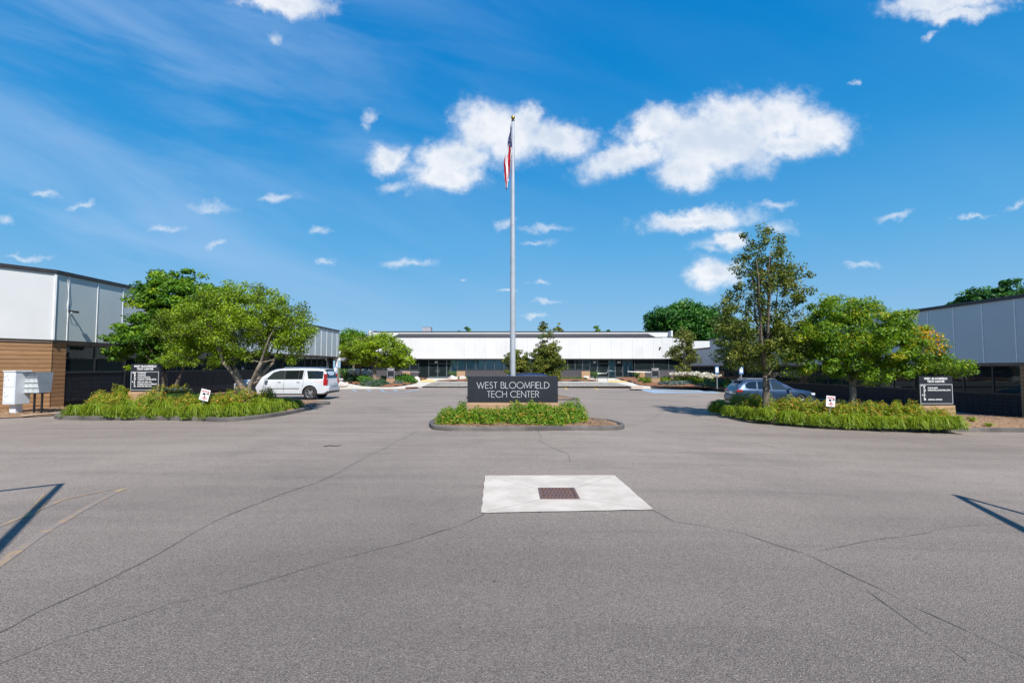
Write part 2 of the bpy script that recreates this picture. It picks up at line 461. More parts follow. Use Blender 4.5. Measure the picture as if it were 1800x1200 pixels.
# ================================================================== ground
def grid_mesh(name, xs, ys, zf, mat, smooth=True):
    nx, ny = len(xs), len(ys)
    v = [(x, y, zf(x, y)) for y in ys for x in xs]
    f = [(j*nx+i, j*nx+i+1, (j+1)*nx+i+1, (j+1)*nx+i) for j in range(ny-1) for i in range(nx-1)]
    me = bpy.data.meshes.new(name); me.from_pydata(v, [], f); me.materials.append(mat)
    if smooth: me.polygons.foreach_set('use_smooth', [True]*len(f))
    return link(name, me)
def lin(a, b, n): return [a + (b-a)*i/(n-1) for i in range(n)]
far = [-1800, -900, -400, -180, -100]
M_grass = simple('lawn_ground', (.07,.10,.03), (.10,.11,.04), .95, .2)
tag(grid_mesh('ground', far + lin(-64, 64, 33) + [-x for x in reversed(far)], [-400, -120, -60] + lin(-20, 100, 31) + [150, 300, 700, 1800], lambda x, y: gz(x, y) - .09, M_grass), kind='structure')
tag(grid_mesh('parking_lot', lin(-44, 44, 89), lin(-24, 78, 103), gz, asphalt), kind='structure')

def sheet(name, pts, mat, dz, kind='structure', sub=1.0):
    """flat painted or poured sheet that follows the ground"""
    bm = bmesh.new()
    vs = [bm.verts.new((x, y, 0)) for x, y in pts]
    bm.faces.new(vs)
    for v in bm.verts: v.co.z = gz(v.co.x, v.co.y) + dz
    bmesh.ops.triangulate(bm, faces=bm.faces)
    me = bpy.data.meshes.new(name); bm.to_mesh(me); bm.free(); me.materials.append(mat)
    return tag(link(name, me), kind=kind)
def ribbon(name, pts, w, mat, dz=.004, jitter=0, kind='structure'):
    """thin strip along ground points (paint lines, cracks)"""
    if not hasattr(w, '__len__'): w = [w]*len(pts)
    P = []; Wd = []
    for k in range(len(pts)-1):
        a, b = Vector(pts[k]), Vector(pts[k+1]); n = max(1, int((b-a).length/.22)) if jitter else max(1, int((b-a).length/1.0))
        for i in range(n):
            t = i/n; P.append(a.lerp(b, t)); Wd.append(w[k]+(w[k+1]-w[k])*t)
    P.append(Vector(pts[-1])); Wd.append(w[-1])
    if jitter:
        ph = random.random()*50
        for i, p in enumerate(P):
            q = mnoise.noise_vector(Vector((p.x*.9+ph, p.y*.9, 3)))
            q2 = mnoise.noise_vector(Vector((p.x*5+ph, p.y*5, 7)))
            P[i] = p + Vector((q.x, q.y))*jitter + Vector((q2.x, q2.y))*jitter*.35
            Wd[i] *= .18 + 2.2*abs(mnoise.noise(Vector((p.x*4, p.y*4, ph))))
    v = []; f = []
    for i, p in enumerate(P):
        d = (P[min(i+1, len(P)-1)] - P[max(i-1, 0)]).normalized(); nrm = Vector((-d.y, d.x))
        for s in (-1, 1):
            q = p + nrm*Wd[i]*.5*s
            v.append((q.x, q.y, gz(q.x, q.y)+dz))
        if i: f.append((2*i-2, 2*i-1, 2*i+1, 2*i))
    me = bpy.data.meshes.new(name); me.from_pydata(v, [], f); me.materials.append(mat)
    return tag(link(name, me), kind=kind)
def pxs(*p): return [G(*q) for q in p]
# cracks
for pts, w in [
    ([(-60,1140),(60,1078),(160,1033),(300,960),(400,905),(500,867),(560,848),(650,800),(735,757)], .022),
    ([(310,1060),(480,1015),(590,985),(700,960),(800,925),(846,903)], .011),
    ([(1147,897),(1185,917),(1300,935),(1420,975),(1560,1040),(1650,1085),(1850,1180)], .014),
    ([(948,757),(952,775),(975,790),(998,797),(1003,812)], .02),
    ([(1440,968),(1560,945),(1690,925),(1800,915)], .010),
    ([(1530,1040),(1620,1100),(1700,1160)], .007),
    ([(0,1165),(120,1120),(240,1085),(330,1050)], .007),
    ([(1150,760),(1240,775),(1330,779),(1420,800)], .018),
    ([(560,705),(640,712),(700,722)], .03),
    ([(1180,712),(1150,735),(1120,745),(1060,757)], .02)]:
    ribbon('crack', pxs(*pts), w, M_crack, .004, .07)
# faded lines on the left and in the court
ribbon('painted_line', pxs((-60,1030),(0,990),(70,940),(150,893),(206,864)), [.11,.11,.10,.09,.07], M_fadeY2, .0045)
ribbon('painted_line', pxs((205,864),(219,859)), .10, M_fadeY, .0065)
ribbon('painted_line', pxs((-50,945),(40,908),(110,878),(200,859)), .07, M_fadeY2, .0055)
ribbon('painted_line', pxs((36,910),(62,902)), .09, M_fadeY, .0068)
ribbon('painted_line', pxs((47,905),(78,868)), .016, M_fadeY, .0075)
ribbon('painted_line', pxs((63,903),(86,878)), .016, M_fadeY, .0075)
for a, b in [((783,681.5),(797,674.8)),((988,675.6),(996.5,684.5)),((1037,675.6),(1051,685))]:
    ribbon('painted_line', pxs(a, b), .17, M_yellow, .004)
for a, b in [((1020,712.5),(1040,713)),((1026,721),(1048,721.5)),((1024,731.5),(1061,733))]:
    ribbon('painted_line', pxs(a, b), .11, M_fadeY, .004)
for x0 in (620, 645, 669, 692):
    ribbon('painted_line', pxs((x0,684.3),(x0+6,687.5)), .2, M_fadeB, .004)
ribbon('painted_line', pxs((669,688),(690,690),(715,688.5),(737,684.6)), .22, M_fadeB, .0055)
sheet('painted_parking_bay', pxs((1118,684),(1240,684),(1268,690.5),(1150,690.5)), M_fadeB, .004)

# ------------------------------------------------------------------ catch basin: four concrete slabs sloping to a grate
basin = empty('catch_basin', (0, 0, 0), label='pale square concrete catch basin set into the asphalt with a rusty grate in it', cat='drain')
oc = [Vector((*p, 0)) for p in pxs((852,836),(1081,835.5),(1149,896),(846,902))]
ic = [Vector((*p, 0)) for p in pxs((946,859.5),(1009,859.5),(1019,878),(952,878))]
def edge_noise(a, b, n=14, amp=.012):
    out = []
    for i in range(n):
        p = a.lerp(b, i/n)
        q = mnoise.noise_vector(p*4)
        out.append(p + (Vector((q.x, q.y, 0))*amp if i else Vector()))
    return out
for k in range(4):
    a, b, c, d = oc[k], oc[(k+1)%4], ic[(k+1)%4], ic[k]
    cen = (a+b+c+d)/4
    pts = edge_noise(a, b, 30, .014) + [b, c, d]
    pts = [cen + (p-cen)*.993 for p in pts]
    mb = MB()
    def zt(p): return gz(p.x, p.y) + .010
    top = [(p.x, p.y, zt(p)) for p in pts]
    mb.poly(list(reversed(top)))
    mb.build('concrete_slab', M_slabc, basin)
sheetj = MB(); sheetj.poly([(p.x, p.y, gz(p.x, p.y)+.006) for p in reversed(oc)])
sheetj.build('joint_filler', M_crack, basin)
gx0, gy1 = ic[0].x, ic[0].y; gx1, gy0 = ic[2].x, ic[2].y
grate = MB()
zg = .014
for (x0,x1,y0,y1) in ((gx0,gx1,gy0,gy0+.035),(gx0,gx1,gy1-.035,gy1),(gx0,gx0+.04,gy0+.035,gy1-.035),(gx1-.04,gx1,gy0+.035,gy1-.035)):
    grate.box(x0,x1,y0,y1,zg-.02,zg+.014)
gr_o = grate.build('drain_grate', M_rust, basin)
bars = MB()
ny_, nx_ = 5, 9
wx = (gx1-gx0-.08); wy = (gy1-gy0-.07)
for i in range(1, ny_):
    yc = gy0+.035+wy*i/ny_; bars.box(gx0+.04, gx1-.04, yc-.016, yc+.016, zg-.018, zg+.008)
for j in range(1, nx_):
    for i in range(ny_):
        xc = gx0+.04+wx*(j+(.35 if i%2 else 0)-.2)/nx_
        bars.box(xc-.016, xc+.016, gy0+.035+wy*i/ny_+.016*(i>0), gy0+.035+wy*(i+1)/ny_-.016*(i<ny_-1), zg-.018, zg+.0075)
bars.build('grate_bar', M_rust, gr_o)
mbp = MB(); mbp.quad((gx0+.02,gy0+.02,zg-.002),(gx1-.02,gy0+.02,zg-.002),(gx1-.02,gy1-.02,zg-.002),(gx0+.02,gy1-.02,zg-.002)); mbp.build('pit_shade_plate', M_rustdark, gr_o)  # flat plate under the bars, the pit's darkness put into its colour, with rust

# ------------------------------------------------------------------ planted islands
def catmull(pts, n=6, closed=True):
    out = []; m = len(pts)
    for i in range(m):
        p0, p1, p2, p3 = (Vector(pts[(i+k-1) % m]) for k in range(4))
        for j in range(n):
            t = j/n
            out.append(.5*((2*p1)+(-p0+p2)*t+(2*p0-5*p1+4*p2-p3)*t*t+(-p0+3*p1-3*p2+p3)*t**3))
    return out
def inset(pts, d):
    out = []; m = len(pts)
    area = sum(pts[i].x*pts[(i+1)%m].y-pts[(i+1)%m].x*pts[i].y for i in range(m))
    sgn = 1 if area > 0 else -1
    for i in range(m):
        t = (pts[(i+1)%m]-pts[i-1]).normalized()
        out.append(pts[i]+Vector((-t.y, t.x))*d*sgn)
    return out
MULCH = {}
def chips(name, pts, cen, zf, n, mats, lo=.02, hi=.06, shrink=.96):
    """loose wood chips lying on a bed"""
    mb = MB(); tri = []
    m = len(pts)
    for i in range(m):
        a, b = pts[i], pts[(i+1)%m]; tri.append(abs((a-cen).cross(b-cen))/2)
    tot = sum(tri); cum = np.cumsum(tri)/tot
    r = rng.random((n, 6))
    for k in range(n):
        i = int(np.searchsorted(cum, r[k,0])); i = min(i, m-1)
        s = math.sqrt(r[k,1]); t = r[k,2]
        p = cen*(1-s) + (pts[i].lerp(pts[(i+1)%m], t))*s
        p = cen + (p-cen)*shrink
        z = zf(p.x, p.y) + .006 + .02*r[k,3]
        L_ = lo+(hi-lo)*r[k,4]; w_ = L_*.4; a = r[k,5]*6.283
        ux, uy = math.cos(a), math.sin(a); tl = (r[k,3]-.5)*.8*L_
        mb.quad((p.x-ux*L_-uy*w_*.5, p.y-uy*L_+ux*w_*.5, z-tl),(p.x-ux*L_+uy*w_*.5, p.y-uy*L_-ux*w_*.5, z-tl),
                (p.x+ux*L_+uy*w_*.5, p.y+uy*L_-ux*w_*.5, z+tl+.008),(p.x+ux*L_-uy*w_*.5, p.y+uy*L_+ux*w_*.5, z+tl+.012), int(r[k,3]*len(mats)*.999))
    return tag(mb.build(name, mats), kind='stuff')
M_chipA = simple('light_wood_chip', (.48,.32,.20), None, .9)
M_chipB = simple('tan_wood_chip', (.34,.20,.11), None, .9)
M_chipC = simple('dark_wood_chip', (.15,.09,.055), None, .9)
def island(pts, mound, kerb_h=.13, kerb_w=.17, chipn=3000, base=gz, kerb_mat=None, mulch=None, chipmats=None, kname='kerb', csize=(.02,.055)):
    P = catmull(pts, 6)
    cen = sum(P, Vector((0,0)))/len(P)
    m = len(P)
    if kerb_h:
        inn = inset(P, kerb_w)
        rings = []
        prof = [(0, -.06), (0.02, kerb_h*.82), (.25, kerb_h), (.8, kerb_h), (1, kerb_h-.05)]
        v = []; f = []
        for (t, z) in prof:
            for i in range(m):
                q = P[i].lerp(inn[i], t)
                wob = mnoise.noise(Vector((q.x*2.3, q.y*2.3, 1)))*.014 + mnoise.noise(Vector((q.x*.5, q.y*.5, 4)))*.02 if z > 0 else 0
                v.append((q.x, q.y, base(q.x, q.y)+z+wob))
        for r_ in range(len(prof)-1):
            for i in range(m):
                f.append((r_*m+i, r_*m+(i+1)%m, (r_+1)*m+(i+1)%m, (r_+1)*m+i))
        me = bpy.data.meshes.new(kname); me.from_pydata(v, [], f); me.materials.append(kerb_mat or M_kerb)
        me.polygons.foreach_set('use_smooth', [True]*len(f)); me.set_sharp_from_angle(angle=R(40))
        tag(link(kname, me), kind='structure')
    else: inn = P
    maxr = max((p-cen).length for p in inn)
    def zf(x, y):
        q = Vector((x, y)); best = 1e9
        for p in inn[::2]:
            d = (p-q).length
            if d < best: best = d
        h = smoothstep(best/1.6)*mound
        return base(x, y) + max(kerb_h-.045, .02) + h + mnoise.noise(Vector((x*1.7, y*1.7, 0)))*.025
    v = [(cen.x, cen.y, zf(cen.x, cen.y))]; f = []
    K = 10
    for k in range(1, K+1):
        s = k/K
        for i in range(m):
            q = cen.lerp(inn[i], s)
            v.append((q.x, q.y, zf(q.x, q.y)))
    for i in range(m): f.append((0, 1+i, 1+(i+1)%m))
    for k in range(K-1):
        for i in range(m):
            f.append((1+k*m+i, 1+(k+1)*m+i, 1+(k+1)*m+(i+1)%m, 1+k*m+(i+1)%m))
    me = bpy.data.meshes.new('mulch_bed'); me.from_pydata(v, [], f); me.materials.append(mulch or M_mulch_t)
    me.polygons.foreach_set('use_smooth', [True]*len(f))
    tag(link('mulch_bed', me), kind='structure')
    if chipn: chips('wood_chips', inn, cen, zf, chipn, chipmats or [M_chipA, M_chipB, M_chipC], *csize)
    return zf
# centre island with the sign
Zc = island(pxs((755,750),(768,756),(830,757.5),(950,757),(1060,756.5),(1098,753),(1075,744),(1040,740.5),(990,735.5),(900,731),(800,732),(772,737),(757,744)), .12, .14, .17, 7000)
# second island behind it
Z2 = island([(-2.2,29.6),(0,29.2),(2.6,29.5),(4.1,30.4),(3.2,32.6),(2.8,35),(0,35.4),(-2.4,34.8),(-2.9,32)], .15, .13, .17, 1500)
# left island
LI = pxs((150,738.5),(250,738.5),(330,739.5),(390,741.5),(440,738),(500,730),(545,720),(552,714))
LI += [(-9.6,26.5),(-11.5,27.3),(-15,26.8),(-18.0,25.6),(-19.0,23.2),(-18.4,20.6),(-17.2,18.9)]
Zl = island(LI, .22, .15, .19, 9000)
RI = pxs((1246,716),(1270,729),(1310,738),(1360,745),(1450,753),(1560,757),(1700,759),(1840,761))
RI += [(23.6,17.6),(23.9,22.5),(21.5,24.4),(17.5,26.6),(14,28.0),(11.6,27.9)]
Zr = island(RI, .20, .15, .19, 11000)
# mulch strip along the left building, with its concrete edging
BL = [(-30,15.5),(-24,17.2),(-20.6,18.6),(-19.0,19.4),(-18.4,20.3),(-19.3,22),(-19.5,25),(-19.9,29),(-20.2,36),(-21.0,38),(-21.8,36),(-21.8,26),(-22.2,22.8),(-28,14.6)]
Zb = island(BL, .10, 0, 0, 9000, base=lambda x, y: gz(x, y)+.015)
ribbon('concrete_edging', [(-18.9,19.35),(-18.6,20.3),(-18.75,22.2),(-19.2,24.8)], .16, M_curbc, .10)
# mulch strip along the right building
BR = [(23.7,17.3),(27,17.2),(27,22),(24.0,25),(24.0,34),(23.6,40),(22.6,40),(22.5,30),(22.6,24),(23,20)]
Zrb = island(BR, .03, 0, 0, 3000, base=lambda x, y: gz(x, y)+.06)

# ------------------------------------------------------------------ concrete apron before the far building
def za(x, y): return .10 + (y-45)*.0069
def GA(px, py):
    u, v = sky_uv(px, py); Y = -EYE/v
    for _ in range(12): Y = (za(0, Y)-EYE)/v
    return (u*Y, Y)
fe = [(-21.6,43.5)] + pxs((592,683.4),(655,683.2),(717,683),(742,681.2),(752,677.6),(762,674.2),(785,673.8),(1070,674.4),(1083,675.2),(1096,679),(1110,682.6),(1180,683),(1240,683),(1252,685)) + [(20.5,46.5),(23.9,47)]
def apron():
    pts = [Vector(p) for p in fe] + [Vector((24.1,60)), Vector((28,74.3)), Vector((-25.6,74.3)), Vector((-21.7,60))]
    bm = bmesh.new()
    vs = [bm.verts.new((p.x, p.y, za(p.x, p.y))) for p in pts]
    bm.faces.new(vs); bmesh.ops.triangulate(bm, faces=bm.faces)
    me = bpy.data.meshes.new('sidewalk'); bm.to_mesh(me); bm.free(); me.materials.append(M_conc)
    tag(link('sidewalk', me), kind='structure')
    mb = MB()
    E = [Vector(p) for p in fe]
    for i in range(len(E)-1):
        a, b = E[i], E[i+1]
        mb.quad((a.x,a.y,gz(a.x,a.y)-.05),(b.x,b.y,gz(b.x,b.y)-.05),(b.x,b.y,za(0,b.y)+.002),(a.x,a.y,za(0,a.y)+.002))
    tag(mb.build('kerb', M_conc), kind='structure')
apron()
def on_apron(pts, mound=.12, mulch=None, n=0):
    return island(pts, mound, 0, 0, n, base=za, mulch=mulch or M_mulch)
def gas(*p): return [GA(*q) for q in p]
M_mulch_r = simple('red_brown_mulch', (.27,.115,.05), (.17,.07,.035), .95, 9, bmp=.5)
on_apron(gas((606,669),(622,675.6),(655,679.2),(690,680),(728,674.5),(737,669)) + [(-12.4,72),(-18,73.3),(-22,73)], .2, M_mulch_r)
on_apron([(-20.6,60),(-19.4,52),(-17.3,55),(-17.6,62),(-20,71),(-21.4,70)], .1, M_mulch_r)
on_apron([(-9.2,61.2),(-8.2,65),(-6.4,70),(-6,73.6),(3,73.6),(9.8,73.6),(10.1,66),(10.4,61.2),(4,60.7),(-4,60.7)], .2, M_mulch_r)
on_apron(gas((1113,673),(1128,677.5),(1180,679.5),(1230,680),(1246,681)) + [(21.5,48.5),(23.2,49),(23.6,56),(23.9,68),(20,73),(15.5,73.4)], .2, M_mulch_r)
on_apron(gas((592,679),(604,680.5),(612,678),(603,676.5)), .05, M_mulch)
# yellow ramps, red kerb paint
def asheet(name, pts, mat, dz=.008):
    mb = MB(); mb.poly([(x, y, za(x, y)+dz) for x, y in pts]); tag(mb.build(name, mat), kind='structure')
asheet('tactile_ramp', gas((738,671.4),(766,671.4),(762,667.2),(742,667.2)), M_yellowtile)
asheet('tactile_ramp', gas((1072,671.8),(1108,671.8),(1098,668.5),(1066,668.5)), M_yellowtile)
asheet('red_paint', gas((713,681.4),(737,680.4),(734,679.2),(712,680)), M_red)
asheet('red_paint', gas((1108,681.2),(1133,681.4),(1128,679.8),(1108,679.8)), M_red)

# ================================================================== buildings
def extrude_poly(name, pts, z0, z1, mats, parent, mtop=1):
    mb = MB(); m = len(pts)
    a = sum(pts[i][0]*pts[(i+1)%m][1]-pts[(i+1)%m][0]*pts[i][1] for i in range(m))
    if a < 0: pts = pts[::-1]
    for i in range(m):
        p, q = pts[i], pts[(i+1)%m]
        mb.quad((*p, z0), (*q, z0), (*q, z1), (*p, z1), 0)
    mb.poly([(*p, z1) for p in pts], mtop)
    mb.poly([(*p, z0) for p in reversed(pts)], 0)
    return mb.build(name, mats, parent)
_cache = {}
def unit_box(name, w, d, h, mat, bevel=.0):
    key = (name, round(w,3), round(d,3), round(h,3), mat.name)
    if key not in _cache:
        _cache[key] = MB().box(0, w, -d, 0, 0, h).mesh(name, mat, bevel=bevel)
    return _cache[key]
def place(name, me, root, x, y, z, rot=0):
    o = link(name, me, root)
    c, s = math.cos(rot), math.sin(rot)
    o.location = (x*c - y*s, x*s + y*c, z); o.rotation_euler = (0, 0, rot)
    return o
def fascia(root, s0, s1, z0, z1, pitch=1.65, rot=0, first=None, y=-.22, cap=True, dark=True, mat=None):
    mat = mat or M_fascia
    """vertical white panels with light joint strips, over a dark backing, and the dark roof edge"""
    xs = [s0]
    if first: xs.append(s0+first)
    while xs[-1] + pitch < s1 - .3: xs.append(xs[-1]+pitch)
    xs.append(s1)
    back = MB().box(s0+.02, s1-.02, y+.02, y+.20, z0+.03, z1-.02).mesh('backing', M_joint)
    place('backing', back, root, 0, 0, 0, rot)
    for a, b in zip(xs[:-1], xs[1:]):
        w = b-a-.022
        place('fascia_panel', unit_box('fascia_panel', w, .07, z1-z0, mat, .006), root, a+.011, y+.02, z0, rot)
        if a > s0: place('joint_strip', unit_box('joint_strip', .045, .022, z1-z0-.01, M_trim_light), root, a+.013, y-.0525, z0+.004, rot)
    if cap:
        place('roof_trim', MB().box(s0-.06, s1+.06, y-.13, y+.35, z1, z1+.17).mesh('roof_trim', M_trim_dark, bevel=.01), root, 0, 0, 0, rot)
def blocks(root, s0, s1, z0, z1, y=.10, rot=0, cap=300, parts=True, bw=.4, bh=.2, mat=None, first_near=True, top=True):
    mat = mat or M_block
    place('mortar_bed', MB().box(s0, s1, y+.012, y+.2, z0-.3, z1-.012).mesh('mortar_bed', M_mortar), root, 0, 0, 0, rot)
    nx = max(1, round((s1-s0)/bw)); nz = max(1, round((z1-z0)/bh))
    w = (s1-s0)/nx; h = (z1-z0)/nz
    me = unit_box('block', w-.014, .05, h-.014, mat, .004)
    rest = MB(); n = 0
    order = range(nx) if first_near else range(nx-1, -1, -1)
    for i in order:
        for k in range(nz):
            x = s0+i*w+.007; z = z0+k*h+.007
            if parts and n < cap:
                place('block', me, root, x, y+.02, z, rot); n += 1
            else: rest.box(x, x+w-.014, y-.03+.004*((i*7+k*3)%3), y+.02, z, z+h-.014)
    if rest.v:
        tag(place('block_wall', rest.mesh('block_wall', mat), root, 0, 0, 0, rot), kind='stuff')
    if top: place('window_ledge', MB().box(s0, s1, y-.07, y+.15, z1, z1+.04).mesh('window_ledge', M_frame), root, 0, 0, 0, rot)
    return n
def window(root, s0, s1, z0, z1, y=.16, rot=0, glass=None, frame=None, fw=.045, blinds=None, sub=1):
    frame = frame or M_frame
    fr = MB()
    fr.box(s0, s1, y-.04, y+.04, z0, z0+fw); fr.box(s0, s1, y-.04, y+.04, z1-fw, z1)
    fr.box(s0, s0+fw, y-.04, y+.04, z0+fw, z1-fw); fr.box(s1-fw, s1, y-.04, y+.04, z0+fw, z1-fw)
    o = place('window', fr.mesh('window', frame), root, 0, 0, 0, rot)
    p = MB().box(s0+fw, s1-fw, y-.006, y+.006, z0+fw, z1-fw)
    link('pane', p.mesh('pane', glass or M_glass), o)
    if blinds:
        b = MB(); n = int((s1-s0)/.13)
        for i in range(n):
            x = s0+(s1-s0)*(i+.5)/n
            b.quad((x-.06,y+.13,z0),(x+.055,y+.155,z0),(x+.055,y+.155,z1),(x-.06,y+.13,z1))
        link('blind', b.mesh('blind', blinds), o)
    return o
def door(root, s0, s1, z0, z1, y=.2, glass=None, frame=None, handle=1):
    frame = frame or M_alum
    d = MB(); fw = .07
    d.box(s0, s1, y-.05, y+.05, z1-fw, z1); d.box(s0, s0+fw, y-.05, y+.05, z0, z1-fw); d.box(s1-fw, s1, y-.05, y+.05, z0, z1-fw)
    d.box(s0+fw, s1-fw, y-.035, y+.035, z0+.01, z0+.25); d.box(s0+fw, s1-fw, y-.035, y+.035, z0+2.15, z0+2.22)
    o = link('door', d.mesh('door', frame), root)
    link('pane', MB().box(s0+fw, s1-fw, y-.006, y+.006, z0+.25, z0+2.15).box(s0+fw, s1-fw, y-.006, y+.006, z0+2.22, z1-fw).mesh('pane', glass or M_glass), o)
    x = s1-.22 if handle > 0 else s0+.18
    link('handle', MB().box(x, x+.035, y-.12, y-.085, z0+.85, z0+1.35).box(x, x+.035, y-.085, y-.05, z0+.9, z0+.94).box(x, x+.035, y-.085, y-.05, z0+1.26, z0+1.3).mesh('handle', M_galv), o)
    return o
def siding(root, s0, s1, z0, z1, y=.0, rot=0, bh=.195, mat=None):
    mat = mat or M_board
    n = round((z1-z0)/bh); h = (z1-z0)/n
    place('siding_backing', MB().box(s0+.01, s1-.01, y+.02, y+.12, z0, z1).mesh('siding_backing', M_mortar), root, 0, 0, 0, rot)
    me = unit_box('siding_board', s1-s0, .045, h-.018, mat, .004)
    for k in range(n): place('siding_board', me, root, s0, y+.02, z0+k*h+.009, rot)

# ---- left office wing: its court wall runs away from the camera, its end wall turns back towards the left
LX, LY = -21.2, 22.95
lw = empty('office_building', (LX, LY, 0), R(90), 'low office wing on the left with white fascia panels over brown siding and dark windows', 'building')
A34 = R(-34)
ca, sa = math.cos(A34), math.sin(A34)
Lend = 38.0
core = [(.25,.5),(4.1,.5),(4.35,1.0),(Lend-.2,1.0),(Lend-.2,22),(-8,22),(-13*ca-.5*sa*0, -13*sa+.6),(-.35,.75)]
extrude_poly('wall', core, -.3, 3.1, [M_inside, M_roof], lw)
extrude_poly('roof', [(.2,.2),(Lend-.1,.2),(Lend-.1,22.3),(-8,22.3),(-13*ca, -13*sa+.3)], 3.12, 6.2, [M_joint, M_roof], lw)
fascia(lw, 0.02, Lend, 3.2, 6.27, 1.66, first=.62, y=-.02, mat=M_fascia_l)
fascia(lw, -13, -.03, 3.2, 6.27, 12.98, rot=A34, y=-.02, mat=M_fascia)
place('corner_trim', MB().box(-.02,.07,-.12,.04,3.2,6.26).mesh('corner_trim', M_trim_light, bevel=.006), lw, -.03, .01, 0, R(-17))
# soffit band, siding on both faces of the corner
place('soffit', MB().box(-.02, Lend, -.04, 1.05, 3.07, 3.19).mesh('soffit', M_soffit), lw, 0, 0, 0)
place('soffit', MB().box(-13, -.05, -.02, .5, 3.075, 3.195).mesh('soffit', M_soffit), lw, 0, 0, 0, A34)
siding(lw, .06, .80, .0, 3.07, y=.05)
siding(lw, -13, .035, .0, 3.07, y=.05, rot=A34)
place('downlight_strip', MB().box(.82, 4.4, .0, .05, 2.98, 3.07).mesh('downlight_strip', M_soffit), lw, 0, 0, 0)
# first window bay stands forward
blocks(lw, .82, 4.42, .30, 1.66, y=.10, cap=80, bw=.40, bh=.195)
window(lw, .84, 2.55, 1.70, 2.98, y=.14)
window(lw, 2.55, 4.42, 1.70, 2.98, y=.14)
place('bay_return', MB().box(4.42, 4.5, .02, .75, .0, 3.07).mesh('bay_return', M_frame), lw, 0, 0, 0)
blocks(lw, 4.5, Lend, .22, 1.66, y=.60, cap=220, bw=.40, bh=.205)
n = 20; ww = (Lend-4.5)/n
for i in range(n):
    window(lw, 4.5+i*ww, 4.5+(i+1)*ww-.004, 1.70, 3.06, y=.66)
place('end_post', MB().box(Lend-.3, Lend, .0, .3, 0, 3.05).mesh('end_post', M_trim_light), lw, 0, 0, 0)
# entrance canopy edge at the far end
place('canopy', MB().box(Lend, Lend+3.0, -.25, 1.4, 2.75, 3.15).mesh('canopy', M_fascia, bevel=.01), lw, 0, 0, 0)

# wall camera and its wire on the left corner
wc = empty('security_camera', (LX+.09, LY+.74, 4.62), R(90), 'small black camera with dangling wire on the corner of the left white fascia', 'camera')
MB().tube([(0,-.0,0),(0,-.16,0),(-.02,-.24,-.03)], [.05,.035,.035], 10).build('mount', M_black, wc, smooth=True)
MB().box(-.10,.16,-.34,-.23,-.09,.0).build('camera_body', M_black, wc, bevel=.015)
MB().tube([(-.16,.0,1.63),(-.17,-.03,1.2),(-.14,-.05,.7),(-.19,-.04,.2),(-.13,-.07,-.25),(-.02,-.12,-.10),(0,-.1,-.02)], .009, 5).build('wire', M_trim_light, wc)

# ---- right office wing
RX, RY = 24.1, 70.0
rw = empty('office_building', (RX, RY, 0), R(-90), 'low office wing on the right in shade with grey-white fascia panels and dark glazing', 'building')
s_end = RY - 60.6
extrude_poly('wall', [(.1,.7),(RY-14,.7),(RY-14,22),(.1,22)], -1.0, 2.1, [M_inside, M_roof], rw)
extrude_poly('roof', [(s_end+.05,.15),(RY-14,.15),(RY-14,22.2),(s_end+.05,22.2)], 2.12, 5.15, [M_joint, M_roof], rw)
extrude_poly('low_roof', [(.1,.15),(s_end,.15),(s_end,22.2),(.1,22.2)], 2.12, 4.1, [M_joint, M_roof], rw)
npan = 33
# panels laid out so that joints fall where the photograph shows them near the corner
s_last = RY - 14
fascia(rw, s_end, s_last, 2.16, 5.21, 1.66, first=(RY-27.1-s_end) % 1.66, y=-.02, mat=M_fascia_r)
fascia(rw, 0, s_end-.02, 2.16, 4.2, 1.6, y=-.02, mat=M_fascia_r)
place('soffit', MB().box(0, s_last, -.04, .75, 2.02, 2.14).mesh('soffit', M_soffit), rw, 0, 0, 0)
place('concrete_footing', MB().box(0, RY-23.7, .05, .5, -1.0, -.52).mesh('concrete_footing', M_curbc), rw, 0, 0, 0)
siding(rw, RY-23.72, s_last, -.62, 2.02, y=.03)
blocks(rw, RY-38, RY-23.74, -.52, .58, y=.30, cap=290, bw=.40, bh=.2, first_near=False)
blocks(rw, 0, RY-38, -.52, .58, y=.30, parts=False)
n = 28; ww = (RY-23.74)/n
for i in range(n):
    window(rw, i*ww, (i+1)*ww-.004, .62, 2.02, y=.34)
place('parapet_return', MB().box(-5.6, -5.3, -.0, 5, 4.3, 5.9).mesh('parapet_return', M_fascia), rw, -.2, 3.2, 0)

# ---- far office building across the court
BX, BY = -25.6, 74.0
bb = empty('office_building', (BX, BY, 0), 0, 'long low office building across the end of the court with bright white fascia', 'building')
BW = 51.25
FZ = .30
extrude_poly('wall', [(.1,1.6),(BW-.1,1.6),(BW-.1,25),(.1,25)], 0, 3.15, [M_inside, M_roof], bb)
extrude_poly('roof', [(.1,.15),(BW-.1,.15),(BW-.1,25),(.1,25)], 3.17, 6.25, [M_joint, M_roof], bb)
fascia(bb, 0, BW-3.4, 3.2, 6.33, 1.553, y=-.02, cap=False)
fascia(bb, 0, 3.4, 3.2, 6.28, 1.553, rot=R(-7), y=-.02, cap=False)
# the last stretch turns a little towards the court
for o in [o for o in bb.children if abs(o.rotation_euler.z - R(-7)) < 1e-4]:
    l = o.location.copy(); o.location = (l.x+BW-3.4, l.y, l.z)
place('roof_trim', MB().box(-.02, BW, -.13, .25, 6.335, 6.40).mesh('roof_trim', M_trim_dark), bb, 0, 0, 0)
place('soffit', MB().box(0, BW, -.04, 1.6, 3.08, 3.19).mesh('soffit', M_trim_dark), bb, 0, 0, 0)
